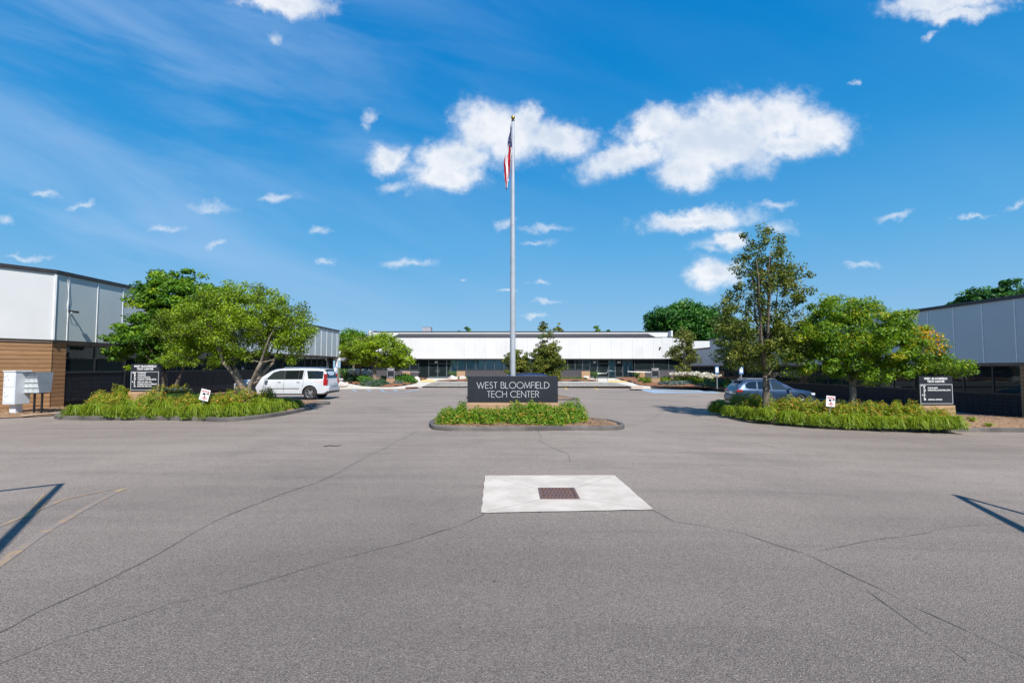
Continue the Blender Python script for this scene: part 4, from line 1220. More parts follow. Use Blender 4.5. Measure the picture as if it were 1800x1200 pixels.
FG = [blade_clump('blades', 520, .62, .50, .009, G_grass, 160+i, curl=.75, tm=.5) for i in range(2)]
ST = [stems_mesh('stems', 170+i, .42, .5) for i in range(2)]
ORD = ['first','second','third','fourth','fifth','sixth','seventh','eighth','ninth','tenth','eleventh','twelfth','thirteenth','fourteenth','fifteenth','sixteenth','seventeenth','eighteenth','nineteenth','twentieth','twenty-first','twenty-second','twenty-third','twenty-fourth','twenty-fifth','twenty-sixth','twenty-seventh','twenty-eighth']
def plant(name, parts, x, y, z, s, label, cat, group, rz=None, sz=None):
    root = empty(name, (x, y, z), random.random()*6.28 if rz is None else rz, label, cat, group)
    root.scale = (s, s, sz or s)
    for pn, me in parts:
        o_ = link(pn, me, root)
        if pn == 'flowers': o_['kind'] = 'stuff'
    return root
def row(pts_px, zf, kind, labf, group, base_dz=0, jit=.10, smin=.85, smax=1.15):
    """plants along a line given in the picture plane of the bed, counted from the left"""
    for i, (px, Y) in enumerate(pts_px):
        x = at(px, Y) + random.uniform(-jit, jit); y = Y + random.uniform(-jit, jit)
        s = random.uniform(smin, smax)
        n_, parts_, cat = kind(i)
        plant(n_, parts_, x, y, zf(x, y)-.03+base_dz, s, labf(i), cat, group, sz=s*random.uniform(.82, 1.15))
k_lily = lambda i: ('daylily_clump', [('blades', LILY[i % 4]), ('foliage', LILY_F[i % 4])], 'plant')
k_spi = lambda i: ('spirea_shrub', [('foliage', SPI[i % 4]), ('stems', ST[i % 2])], 'shrub')
# left island: daylilies along the kerb, spireas behind
lily_l = [(140,18.95),(172,18.8),(206,18.75),(240,18.65),(275,18.7),(308,18.6),(342,18.5),(374,18.4),(404,18.5),(430,18.9),(452,19.5),(473,20.1),(492,20.9),(510,21.8),(527,22.8)]
row(lily_l, Zl, k_lily, lambda i: f'{ORD[i]} bright green daylily clump from the left along the left island kerb', 'daylilies along the left island kerb')
row([(157,19.35),(224,19.2),(292,19.15),(358,18.95),(418,19.3),(500,22.1),(462,20.4)], Zl, k_lily, lambda i: f'{ORD[i]} daylily clump of the inner row on the left island', 'inner daylilies of the left island')
row([(178,20.0),(200,19.7),(222,19.9),(250,19.8),(277,19.7),(304,19.6),(331,19.5),(358,19.4),(384,19.6),(405,20.1),(428,20.4),(447,20.9)], Zl, k_spi, lambda i: f'{ORD[i]} reddish-tipped spirea shrub from the left behind the left island daylilies', 'spireas on the left island', smin=.8, smax=1.05)
row([(190,20.9),(212,21.2),(400,21.4),(468,22.4)], Zl, k_spi, lambda i: f'{ORD[i]} spirea shrub of the back row on the left island', 'back row spireas of the left island', smin=.8, smax=1.0)
# right island
lily_r = [(1262,22.6),(1280,21.4),(1300,20.4),(1322,19.7),(1346,19.2),(1372,18.8),(1400,18.5),(1428,18.3),(1456,18.1),(1484,18.0),(1512,17.95),(1540,17.9),(1568,17.85),(1596,17.8),(1624,17.75),(1650,17.7),(1672,17.7)]
row(lily_r, Zr, k_lily, lambda i: f'{ORD[i]} bright green daylily clump from the left along the right island kerb', 'daylilies along the right island kerb')
row([(1290,22.0),(1334,20.2),(1386,19.2),(1442,18.7),(1498,18.5),(1556,18.4),(1610,18.3),(1655,18.2),(1264,23.9)], Zr, k_lily, lambda i: f'{ORD[i]} daylily clump of the inner row on the right island', 'inner daylilies of the right island')
row([(1296,23.3),(1318,21.5),(1340,21.0),(1362,20.4),(1386,20.0),(1412,19.6),(1440,19.4),(1468,19.3),(1496,19.2),(1524,19.1),(1552,19.0),(1580,18.9),(1606,18.8),(1632,18.7),(1654,18.9)], Zr, k_spi, lambda i: f'{ORD[i]} reddish-tipped spirea shrub from the left behind the right island daylilies', 'spireas on the right island', smin=.95, smax=1.15)
row([(1372,21.4),(1402,20.8),(1482,20.3),(1540,20.0),(1568,19.8)], Zr, k_spi, lambda i: f'{ORD[i]} spirea shrub of the back row on the right island', 'back row spireas of the right island', smin=.85, smax=1.0)
row([(1695,19.2),(1706,19.9),(1733,19.0),(1683,20.3)], Zr, lambda i: ('daylily_sprout', [('blades', LILY_S[i % 2])], 'plant'), lambda i: f'{ORD[i]} small green sprout in the bare mulch by the right building', 'sprouts in the bare mulch', smin=.6, smax=.9)
# centre island hedge
hed = [(786,16.35),(809,16.2),(833,16.3),(857,16.2),(908,16.25),(930,16.2),(951,16.1),(973,16.0),(996,16.35),(1012,16.6),(883,16.35),(940,16.6)]
for i, (px, Y) in enumerate(hed):
    x = at(px, Y); s = .95 if px < 885 else .99; Y += .16
    lab = {908:'hedge shrub under the CE of the sign lettering',930:'tallest red-tipped hedge shrub below the middle of the sign',996:'rounded hedge shrub just past the right edge of the sign',1012:'last red-tipped hedge shrub at the right end of the centre bed'}.get(px, f'{ORD[i]} red-tipped hedge shrub from the left in front of the main sign') if i < 10 else ('low hedge shrub in the dip of the hedge left of the flagpole line' if i == 10 else 'hedge shrub set back against the sign base')
    if px == 908: lab = 'fifth red-tipped hedge shrub from the left in front of the main sign'
    plant('hedge_shrub', [('foliage', HED[i % 4]), ('stems', ST[i % 2])], x, Y, Zc(x, Y)-.03, s, lab, 'shrub', 'hedge in front of the main sign', sz=s*(.98 if px < 900 else 1.16))
for px, Y, s in ((812,17.5,.95),(796,17.2,.8)):
    plant('lime_shrub', [('foliage', LIME[0]), ('stems', ST[0])], at(px, Y), Y, Zc(at(px,Y), Y), s, 'taller lime-green shrub touching the left edge of the main sign' if px == 812 else 'lower lime-green shrub left of the taller one by the sign', 'shrub', 'lime shrubs left of the sign', sz=s*(.92 if px == 812 else .7))
# fine grass mound and daisies behind the left spireas
for i, (px, Y, s) in enumerate(((300,21.6,.95),(322,21.2,1.0),(345,21.0,1.05),(368,21.2,1.0),(388,21.8,.85),(312,22.4,1.0),(340,22.2,1.05),(366,22.3,.95))):
    plant('fountain_grass', [('blades', FG[i % 2])], at(px, Y), Y, Zl(at(px,Y), Y), s, f'{ORD[i]} tuft of the soft grass mound behind the left notice sign', 'grass', 'soft grass mound on the left island', sz=s*.92)
for i, (px, Y, s) in enumerate(((1385,22.6,.8),(1404,22.2,.85),(1424,21.8,.85))):
    plant('fountain_grass', [('blades', FG[i % 2])], at(px, Y), Y, Zr(at(px,Y), Y), s, f'{ORD[i]} soft grass tuft on the right island in front of the blue car bonnet', 'grass', 'soft grass on the right island', sz=s*.8)
def flower_mesh(seed, n, r, h, size, mat):
    global rng
    rng = np.random.default_rng(seed)
    P = np.stack([rng.uniform(-r, r, n), rng.uniform(-r*.6, r*.6, n), h*rng.uniform(.75, 1.05, n)], 1)
    C = np.repeat(P, 9, axis=0) + rng.normal(0, size*.35, (n*9, 3))*np.array([1,1,.5])
    return leaves_mesh('flowers', C, size*.7, rng.random(len(C)), mat, up=1.5, aspect=.8)
DAI = flower_mesh(181, 60, .5, .62, .07, G_white)
for i, (px, Y) in enumerate(((288,22.6),(306,22.9),(322,23.2))):
    plant('daisy_plant', [('foliage', SPI[i]), ('flowers', DAI)], at(px, Y), Y, Zl(at(px,Y), Y)+.02, 1.0, f'{ORD[i]} white-flowering daisy plant from the left, right of the directory sign', 'flowers', 'white daisies behind the grass mound')
# far beds
S_far = [shrub_mesh('foliage', 700, .6, .5, .6, .14, G_crab, 190, tm=.35), shrub_mesh('foliage', 700, .6, .5, .6, .14, G_deep, 191, tm=.8), shrub_mesh('foliage', 600, .55, .5, .4, .13, G_lav, 192, tm=.5), shrub_mesh('foliage', 700, .65, .6, .55, .14, G_teal, 193, tm=.45)]
HYD = flower_mesh(195, 46, .8, .85, .20, G_white)
OG = blade_clump('blades', 260, 1.25, 1.0, .03, G_grass, 196, curl=.8, tm=.45)
def far_plant(px, Y, s, mesh, lab, name='bed_shrub', cat='shrub', grp='plants in the far beds', extra=None, sz=None):
    plant(name, [('foliage', mesh)] + (extra or []), at(px, Y), Y, za(0, Y)+.08, s, lab, cat, grp, sz=sz)
far_plant(1046, 67.5, 1.0, OG, 'arching ornamental grass between the planter wall and the right entrance doors', 'ornamental_grass', 'grass')
far_plant(796, 68.5, 1.0, OG, 'arching ornamental grass left of the planter wall at the left entrance', 'ornamental_grass', 'grass')
far_plant(1119, 66, .9, OG, 'arching ornamental grass right of the right entrance rail', 'ornamental_grass', 'grass')
far_plant(607, 60, 1.5, OG, 'large grass clump at the corner of the left wing end', 'ornamental_grass', 'grass')
far_plant(617, 57, 1.2, S_far[3], 'green shrub below the grass clump at the left wing end')
for i, (px, Y, s) in enumerate(((1140,52,1.2),(1153,54,1.2),(1128,56,1.0),(1167,54,1.1),(1150,58,1.2),(1172,58,1.1))):
    far_plant(px, Y, s, S_far[0], f'{ORD[i]} yellow-green shrub around the small sign by the right entrance', grp='yellow-green shrubs by the right entrance')
for i, (px, Y, s) in enumerate(((1166,48.5,1.0),(1178,48,1.1),(1192,48,1.2),(1205,48.5,1.1))):
    far_plant(px, Y, s, S_far[2], f'{ORD[i]} silvery grey-green mound from the left at the right bed edge', grp='silvery mounds in the right bed')
for i, (px, Y, s) in enumerate(((1192,55,1.5),(1207,54,1.6),(1222,53,1.6),(1238,52,1.5),(1248,51,1.3))):
    far_plant(px, Y, s, S_far[0], f'{ORD[i]} white-flowering hydrangea from the left in the right bed', 'hydrangea', 'flowers', 'white hydrangeas in the right bed', [('flowers', HYD)], sz=s*.8)
far_plant(1215, 49, 1.3, S_far[0], 'low yellow-green shrub in front of the hydrangeas')
far_plant(1228, 50, 1.0, S_far[0], 'small yellow-green shrub right of the low one before the hydrangeas')
for i, (px, Y) in enumerate(((1246,46.5),(1256,46),(1266,46.5))):
    far_plant(px, Y, 1.15, S_far[3], f'{ORD[i]} blue-green shrub beside the right accessible parking post', grp='blue-green shrubs by the parking post')
for i, (px, Y) in enumerate(((1283,45),(1300,44),(1316,45))):
    far_plant(px, Y, 1.2, S_far[1], f'{ORD[i]} dark green shrub behind the blue car', grp='dark shrubs behind the blue car')
for i, (px, Y, s) in enumerate(((640,54,1.4),(648,53,1.2),(628,57,1.2))):
    far_plant(px, Y, s, S_far[1], f'{ORD[i]} dark green shrub by the pale thin trunk of the left bed', grp='dark shrubs in the left bed')
for i, (px, Y, s) in enumerate(((624,60,1.5),(634,60,1.5),(640,58,1.2))):
    far_plant(px, Y, s, S_far[3], f'{ORD[i]} white-flowering shrub behind the pale thin trunk', 'hydrangea', 'flowers', 'white flowers in the left bed', [('flowers', HYD)])
for i, (px, Y, s) in enumerate(((645,48.5,1.0),(658,48,1.2),(670,48,1.2),(680,48.5,.9),(664,47.2,1.0),(700,50,1.0))):
    far_plant(px, Y, s, S_far[2 if i % 2 else 3], f'{ORD[i]} low blue-grey shrub at the front edge of the left bed', grp='blue-grey shrubs in the left bed')
for i, (px, Y, s) in enumerate(((705,55,1.3),(716,54,1.4),(724,55,1.2),(712,57,1.5),(700,58,1.2),(676,56,1.2))):
    far_plant(px, Y, s, S_far[1], f'{ORD[i]} full green shrub right of the small left sign', grp='full shrubs by the left entrance', sz=s*1.1)
for i, px in enumerate((808,821,985,992,999,1007,1014,1020,1028)):
    far_plant(px, 64, .62 if px > 900 else .8, S_far[1], f'{ORD[i]} small clipped green shrub from the left along the far middle bed', grp='clipped shrubs in the middle bed')
def boulder(px, Y, s, z, lab, seed):
    bm = bmesh.new(); bmesh.ops.create_icosphere(bm, subdivisions=3, radius=1)
    for v in bm.verts:
        n = mnoise.noise(v.co*1.3+Vector((seed,0,0)))*.45 + mnoise.noise(v.co*3+Vector((seed,0,0)))*.15
        v.co *= (1+n); v.co.z *= .68
    me = bpy.data.meshes.new('boulder'); bm.to_mesh(me); bm.free(); me.materials.append(M_stone)
    me.polygons.foreach_set('use_smooth', [True]*len(me.polygons)); me.set_sharp_from_angle(angle=R(28))
    o = link('boulder', me); o.location = (at(px,Y), Y, z); o.scale = (s, s*.8, s)
    tag(o, lab, 'rock', 'pale boulders in the far beds')
boulder(795.5, 62.5, .62, .45, 'largest pale boulder at the left entrance bed', 1)
boulder(812.5, 64, .55, .5, 'pale boulder half behind the clipped shrub near the sign', 2)
boulder(731, 60, .6, .4, 'pale boulder beside the left entrance handrail', 3)
for i, (px, s) in enumerate(((596,.34),(603,.42),(609,.30))):
    boulder(px, 47.5+i*.3, s, .25, ['leftmost small pale rock behind the white car','middle and largest of three small rocks behind the white car','rightmost small pale rock behind the white car'][i], 5+i)
# fallen stick and a few dark specks on the asphalt
a = [G(569,785), G(580,784), G(590,784.5), G(600,783)]
st_ = MB().tube([(x, y, gz(x,y)+.012+.01*(i%2)) for i, (x, y) in enumerate(a)], [.012,.012,.01,.006], 5).tube([(a[2][0],a[2][1],.02),(a[2][0]+.1,a[2][1]+.1,.02)], .005, 4)
tag(st_.build('fallen_stick', M_bark_d), 'thin dark stick lying on the open asphalt left of the centre island', 'stick')
deb = MB()
for (px, py, s) in ((869,1022,.018),(725,922,.012),(488,978,.012),(809,1103,.010),(1250,1003,.01),(690,905,.008),(1120,1090,.01),(357,1064,.008)):
    x, y = G(px, py); z = gz(x, y)+.004
    deb.poly([(x-s,y-s*.4,z),(x-s*.1,y-s*.7,z+.006),(x+s,y+s*.2,z+.002),(x+s*.2,y+s*.8,z+.004)])
tag(deb.build('leaf_litter', M_bark_d), kind='stuff')
# ================================================================== signs
def stroke_text(text, h, w, gap=.16, space=.42):
    """geometric sans capitals drawn as pen strokes; returns list of closed polygons (x, z) and the width"""
    def arc(cx, cz, rx, rz, a0, a1, n=18): return [(cx+rx*math.cos(R(a0+(a1-a0)*i/n)), cz+rz*math.sin(R(a0+(a1-a0)*i/n))) for i in range(n+1)]
    F = {
     'W': (1.12, [[(0,1),(.30,0),(.56,.95),(.82,0),(1.12,1)]]),
     'E': (.46, [[(.46,1),(0,1),(0,0),(.46,0)],[(0,.52),(.44,.52)]]),
     'S': (.46, [arc(.24,.755,.19,.245,35,270,16)[:-1]+arc(.22,.26,.24,.26,90,-155,16)]),
     'T': (.50, [[(0,1),(.50,1)],[(.25,1),(.25,0)]]),
     'B': (.50, [[(0,0),(0,1),(.20,1)]+arc(.20,.765,.22,.235,90,-90,12)+[(0,.53)],[(.20,.53)]+arc(.24,.265,.26,.265,90,-90,12)+[(0,0)]]),
     'L': (.42, [[(0,1),(0,0),(.42,0)]]),
     'O': (.96, [arc(.48,.5,.48,.51,0,360,36)]),
     'M': (.86, [[(0,0),(.12,1),(.43,.12),(.74,1),(.86,0)]]),
     'F': (.44, [[(.44,1),(0,1),(0,0)],[(0,.52),(.42,.52)]]),
     'I': (.0, [[(0,1),(0,0)]]),
     'D': (.70, [[(.15,0),(0,0),(0,1),(.15,1)]+arc(.18,.5,.52,.5,90,-90,20)+[(.15,0)]]),
     'C': (.84, [arc(.49,.5,.49,.51,42,318,30)]),
     'H': (.62, [[(0,1),(0,0)],[(.62,1),(.62,0)],[(0,.53),(.62,.53)]]),
     'N': (.66, [[(0,0),(0,1),(.66,0),(.66,1)]]),
     'R': (.50, [[(0,0),(0,1),(.20,1)]+arc(.22,.75,.24,.25,90,-90,12)+[(0,.5)],[(.20,.5),(.50,0)]]),
    }
    out = []; x = 0
    for ch in text:
        if ch == ' ': x += space*h; out.append((ch, None, x)); continue
        wd, strokes = F[ch]
        out.append((ch, [[(x+a*h, b*h) for a, b in s] for s in strokes], x))
        x += wd*h + gap*h
    return out, x-gap*h
def stroke_mesh(strokes, w, depth, mat, name):
    mb = MB()
    for s in strokes:
        pts = [Vector(p) for p in s]
        L_ = []; Rr = []
        n = len(pts)
        closed = (pts[0]-pts[-1]).length < 1e-4
        for i, p in enumerate(pts):
            a = pts[i-1] if i else (pts[-2] if closed else None); b = pts[i+1] if i < n-1 else (pts[1] if closed else None)
            d1 = (p-a).normalized() if a is not None else (b-p).normalized()
            d2 = (b-p).normalized() if b is not None else d1
            n1 = Vector((-d1.y, d1.x)); n2 = Vector((-d2.y, d2.x))
            m = (n1+n2); m = m.normalized() if m.length > 1e-3 else n1
            k = w*.5/max(.35, m.dot(n1))
            ext = Vector((0,0))
            if not closed and i == 0: ext = -d1*w*.5*0
            L_.append(p+m*k+ext); Rr.append(p-m*k+ext)
        for i in range(n-1):
            a, b, c, d = L_[i], L_[i+1], Rr[i+1], Rr[i]
            mb.quad((d.x,-depth,d.y),(c.x,-depth,c.y),(b.x,-depth,b.y),(a.x,-depth,a.y))
            mb.quad((a.x,-depth,a.y),(b.x,-depth,b.y),(b.x,0,b.y),(a.x,0,a.y)); mb.quad((c.x,-depth,c.y),(d.x,-depth,d.y),(d.x,0,d.y),(c.x,0,c.y))
    return mb.mesh(name, mat)
def text_mesh(s, size, mat, name='lettering', bold=0.0, ext=.002, align='LEFT'):
    cu = bpy.data.curves.new('t', 'FONT'); cu.body = s; cu.size = size; cu.extrude = ext; cu.offset = bold; cu.align_x = align; cu.resolution_u = 2
    o = bpy.data.objects.new('t', cu); col.objects.link(o)
    dg = bpy.context.evaluated_depsgraph_get()
    me = bpy.data.meshes.new_from_object(o.evaluated_get(dg)); me.name = name
    bpy.data.objects.remove(o); bpy.data.curves.remove(cu)
    me.materials.clear(); me.materials.append(mat)
    me.transform(Matrix.Rotation(R(90), 4, 'X'))
    return me

# main sign
SY = 17.3
sx0, sx1 = at(822,SY), at(980.5,SY)
sw = sx1-sx0
zb_ = W(900,707,SY).z; zt_ = W(900,661,SY).z
ms = empty('monument_sign', ((sx0+sx1)/2, SY, .2), 0, 'wide charcoal entrance sign with WEST BLOOMFIELD TECH CENTER in pale thin capitals', 'sign')
MB().box(-sw/2, sw/2, 0, .42, zb_-.2, zt_-.2).build('sign_panel', M_signblk, ms, bevel=.008)
for k in range(5):
    link('board', MB().box(-sw/2-.03, sw/2+.02, -.03, .45, 0, .118).mesh('board', M_board_l, bevel=.005), ms, (0, 0, zb_-.2-.125-k*.125))
MB().box(-sw/2+.03, sw/2-.03, .01, .41, -.2, zb_-.21).build('base_core', M_mortar, ms)
for text, hh, zc, x0p, x1p in (('WEST BLOOMFIELD', 10.6, 676.9, 838.5, 965), ('TECH CENTER', 10.6, 692.6, 856.5, 947)):
    h = hh/877*SY
    L1, wd = stroke_text(text, h, .03)
    tgt = (x1p-x0p)/877*SY
    k = tgt/wd
    z0 = W(900, zc+hh/2, SY).z-.2
    xo = at(x0p, SY)-(sx0+sx1)/2
    for ch, st, x in L1:
        if st is None: continue
        ss = [[((a-x)*k, b) for a, b in s] for s in st]
        me = stroke_mesh(ss, .020, .018, M_letter, 'letter')
        o = link('letter', me, ms, (xo+x*k, -.004, z0))

# flagpole, ball, halyard, flag
FY = 18.35
fx = at(901.7, FY)
fp = empty('flagpole', (fx, FY, .2), 0, 'tall brushed metal flagpole with a gold ball behind the main sign', 'flagpole')
ztop = W(900.6, 214, FY).z
pts = [(0,0,-.2+ (ztop)*t) for t in lin(0,1,12)]
MB().tube(pts, [.095 if t < .45 else .095-(t-.45)/.55*.045 for t in lin(0,1,12)], 20).build('pole', M_pole, fp, smooth=True)
MB().lathe([(0,.0),(.16,.0),(.15,.04),(.11,.08),(.10,.12)], 20).build('base_collar', M_pole, fp, smooth=True)
MB().lathe([(0,0),(.055,0),(.06,.06),(.02,.10),(.012,.16)], 14, Matrix.Translation((0,0,ztop-.2))).build('truck', M_black, fp, smooth=True)
bz = W(900.6, 206.8, FY).z-.2
MB().lathe([(.075*math.sin(math.pi*i/12), bz-.075*math.cos(math.pi*i/12)) for i in range(13)], 20).build('ball', M_gold, fp, smooth='all')
MB().tube([(-.10,-.01,ztop-.28),(-.10,-.04,6),(-.11,-.05,1.6)], .006, 5).tube([(-.07,-.02,ztop-.28),(-.09,-.05,6),(-.10,-.06,1.6)], .006, 5).build('halyard', M_galv, fp)
MB().box(-.13,-.08,-.06,-.02,1.2,1.35).build('cleat', M_galv, fp)
M_flagR = simple('flag_red', (.40,.008,.02), None, .8, spec=.1); M_flagW = simple('flag_white', (.72,.72,.74), None, .8); M_flagB = simple('flag_blue', (.010,.030,.16), None, .8, spec=.1)
def make_flag():
    nu, nv = 26, 90
    zt_ = W(895, 222, FY).z; Ln = W(895,222,FY).z - W(895,331,FY).z
    V = []
    for j in range(nv+1):
        b = j/nv
        xl = -.085 - .27*min(1, b/.62)**1.1 + .07*max(0, b-.62)/.38 + .012*math.sin(b*21)
        xr = -.075 + .03*min(1, b/.3) - (.16*max(0, b-.45)/.55 if b > .45 else 0) + .010*math.sin(b*17+1)
        for i in range(nu+1):
            a_ = i/nu
            y = -.03 + .045*math.sin(a_*11 + b*3)*min(1, b*4) + .02*math.sin(a_*23+b*7)*min(1,b*3)
            V.append((xl+(xr-xl)*a_, y, zt_-Ln*b*(1-.05*a_*(1-b)*0) - (.10*a_*a_*Ln*b*(1-b))*0 + (-.06*math.sin(a_*3.1) if j == nv else 0)))
    Fc = []; Mi = []
    for j in range(nv):
        for i in range(nu):
            q = j*(nu+1)+i
            Fc.append((q, q+nu+1, q+nu+2, q+1))
            a_, b = (i+.5)/nu, (j+.5)/nv
            if b < .30 + .06*a_ :
                Mi.append(1 if (i % 6 in (2,3)) and ((j + (3 if (i//6) % 2 else 0)) % 6 in (1,2)) and b > .08 else 2)
            else: Mi.append(int(a_*2.6 - b*3.0 + 20.2) % 2)
    me = bpy.data.meshes.new('flag'); me.from_pydata(V, [], Fc)
    for m in (M_flagR, M_flagW, M_flagB): me.materials.append(m)
    me.polygons.foreach_set('material_index', Mi); me.polygons.foreach_set('use_smooth', [True]*len(Fc))
    o = link('flag', me); o.location = (fx, FY, 0)
    md = o.modifiers.new('thickness', 'SOLIDIFY'); md.thickness = .004
    tag(o, 'limp red white and blue striped flag with stars hanging on the pole', 'flag')
make_flag()

# directory signs
def directory(px0, px1, pyt, pyb, Y, lines, arrows, zbase, label, rz=0):
    w = (px1-px0)/877*Y; zt = W(900,pyt,Y).z; zb = W(900,pyb,Y).z; h = zt-zb
    root = empty('directory_sign', (at((px0+px1)/2, Y), Y, zbase), rz, label, 'sign', None)
    o = -zbase
    MB().box(-w/2, w/2, 0, .14, zb+o, zt+o).build('sign_panel', M_signblk, root, bevel=.006)
    for k in range(2 if zb-zbase < .6 else 4):
        link('board', MB().box(-w/2-.04, w/2+.03, -.04, .18, 0, .14).mesh('board', M_board_l, bevel=.004), root, (0,0,zb+o-.17-k*.15))
    MB().box(-w/2+.02, w/2-.02, .0, .14, -.2, zb+o-.03).build('base_core', M_mortar, root)
    fw = .022; fz0 = zb+o+.03; fz1 = fz0+h*.69
    fr = MB(); y0, y1 = -.012, -.002
    fr.box(-w/2+.02,w/2-.02,y0,y1,fz0,fz0+fw).box(-w/2+.02,w/2-.02,y0,y1,fz1-fw,fz1).box(-w/2+.02,-w/2+.02+fw,y0,y1,fz0+fw,fz1-fw).box(w/2-.02-fw,w/2-.02,y0,y1,fz0+fw,fz1-fw)
    fr.build('border', M_letter, root)
    for s, z in (('WEST BLOOMFIELD', fz1+h*.165), ('TECH CENTER', fz1+h*.065)):
        me = text_mesh(s, h*.098, M_white, bold=.003, align='CENTER'); link('title', me, root, (0, -.004, z))
    n = len(lines); hh = (fz1-fz0)
    for i, (c, s) in enumerate(lines):
        z = fz1 - hh*(.115+.112*i + (.03 if i > 3 else 0))
        link('entry', text_mesh(c, h*.095, M_white, bold=.003), root, (-w/2+w*.125, -.004, z))
        if s: 
            me = text_mesh(s, h*.066, M_white, bold=.002)
            xs = [v.co.x for v in me.vertices]; mw = max(xs)
            if mw > w*.68: me.transform(Matrix.Scale(w*.68/mw, 4, (1,0,0)))
            link('entry', me, root, (-w/2+w*.25, -.004, z+.004))
        if i in arrows:
            d = arrows[i]; x = -w/2+w*.085; r = h*.028
            a = MB(); a.poly([(x-d*r,-.006,z+h*.033+r),(x-d*r,-.006,z+h*.033-r),(x+d*r,-.006,z+h*.033)]); a.build('arrow', M_white, root)
    return root
directory(230, 282.5, 639.5, 687, 21.3, [('A','HANSONS'),('B','HANSONS'),('C','SHOP GARDENS'),('D','CAMPUS CORNER SUITE'),('E','SPECTRA MED INC.'),('F','POWER DANCE COMPANY'),('G','SPECTRA MED INC.')], {0:-1, 4:1}, .3, 'black directory sign listing A to G in the left island bed', R(-3))
directory(1612, 1673.5, 661, 711, 19.3, [('D',''),('P','THE PLANET'),('Q','INTERNATIONAL OCCUPATIONAL CENTER'),('S',''),('K',''),('L',''),('M','DENTAL OFFICES')], {0:1, 4:-1}, -.1, 'black directory sign with letters D to M in the right island bed', R(3))
def small_directory(px0, px1, Y, label):
    w = (px1-px0)/877*Y
    root = empty('directory_sign', (at((px0+px1)/2, Y), Y, za(0,Y)+.05), 0, label, 'sign')
    MB().box(-w/2,w/2,0,.14,.62,1.72).build('sign_panel', M_signblk, root, bevel=.006)
    for k in range(3): link('board', MB().box(-w/2-.04,w/2+.04,-.04,.18,0,.18).mesh('board', M_board_l), root, (0,0,.02+k*.195))
    fr = MB(); y0,y1 = -.012,-.002
    fr.box(-w/2+.02,w/2-.02,y0,y1,.66,.69).box(-w/2+.02,w/2-.02,y0,y1,1.38,1.41).box(-w/2+.02,-w/2+.05,y0,y1,.69,1.38).box(w/2-.05,w/2-.02,y0,y1,.69,1.38)
    fr.build('border', M_letter, root)
    for s, z in (('WEST BLOOMFIELD',1.56),('TECH CENTER',1.46)): link('title', text_mesh(s, .085, M_white, bold=.003, align='CENTER'), root, (0,-.004,z))
    link('entry', text_mesh('M    DENTAL OFFICES', .055, M_white, bold=.002), root, (-w/2+.09,-.004,.75))
small_directory(1144.5, 1158.5, 51.5, 'small black directory sign on a tan base in the right bed near the entrance')
small_directory(680.5, 694, 51, 'small black directory sign on a tan base in the left bed beside the full shrubs')

def notice(px, py, Y, w, h, tilt, zg, label, rz):
    z = W(px, py, Y).z
    root = empty('notice_sign', (at(px,Y), Y, zg), rz, label, 'sign', 'small notice signs in the islands')
    M = Matrix.Translation((0,0,z-zg)) @ Matrix.Rotation(R(tilt), 4, 'Y')
    def tf(mb): mb.v = [tuple(M @ Vector(v)) for v in mb.v]; return mb
    tf(MB().box(-w/2,w/2,0,.012,-h/2,h/2)).build('plate', M_white, root, bevel=.004)
    tf(MB().box(-.015,.015,.014,.03,-h/2-.5,h*.3)).build('stake', M_galv, root)
    me = text_mesh('NOTICE', h*.19, M_redp, bold=.004, align='CENTER'); me.transform(M @ Matrix.Translation((0,-.003,h*.26))); link('heading', me, root)
    # camera pictogram
    tf(MB().box(-.09*w/.4,.02,-.004,-.001,.0,.075).box(.0,.022,-.0042,-.0012,-.10,.0).poly([(.03,-.003,.06),(.15,-.003,.03),(.14,-.003,.10)])).build('pictogram', M_black, root)
    for k, s in enumerate(('VIDEO','SURVEILLANCE','IN USE')):
        me = text_mesh(s, h*.085, M_redp, bold=.002, align='CENTER'); me.transform(M @ Matrix.Translation((.02,-.003,-h*.20-k*h*.105))); link('small_print', me, root)
notice(362, 694, 19.25, .36, .43, 14, .2, 'small white red-lettered notice leaning to the left in the left island plants', R(0))
notice(1457.5, 705, 18.85, .34, .40, 5, -.2, 'small white red-lettered notice nearly upright in the right island plants', R(2))

def parking_post(px, Y, zg, ztop, label, blank=False):
    root = empty('parking_sign', (at(px,Y), Y, zg), 0, label, 'sign', 'accessible parking signs')
    MB().box(-.04,.04,-.02,.02,0,ztop-zg).build('post', M_galv, root)
    s = MB().box(-.17,.17,-.035,-.022,ztop-zg-.62,ztop-zg)
    s.build('plate', M_white if blank else M_bluep, root, bevel=.004)
    if not blank:
        MB().box(-.12,.12,-.039,-.0355,ztop-zg-.5,ztop-zg-.12).lathe([(0,0),(.04,0)], 10, Matrix.Translation((0,-.04,ztop-zg-.08)) @ Matrix.Rotation(R(90),4,'X')).build('symbol', M_white, root)
parking_post(1259.5, 44, .05, 2.0, 'pale parking sign on a grey post left of the blue car')
parking_post(1302, 41, -.05, 2.0, 'pale parking sign on a post right behind the blue car roof')
parking_post(590, 49, .1, 2.0, 'blue and white parking sign at the end of the left wing by the white car')

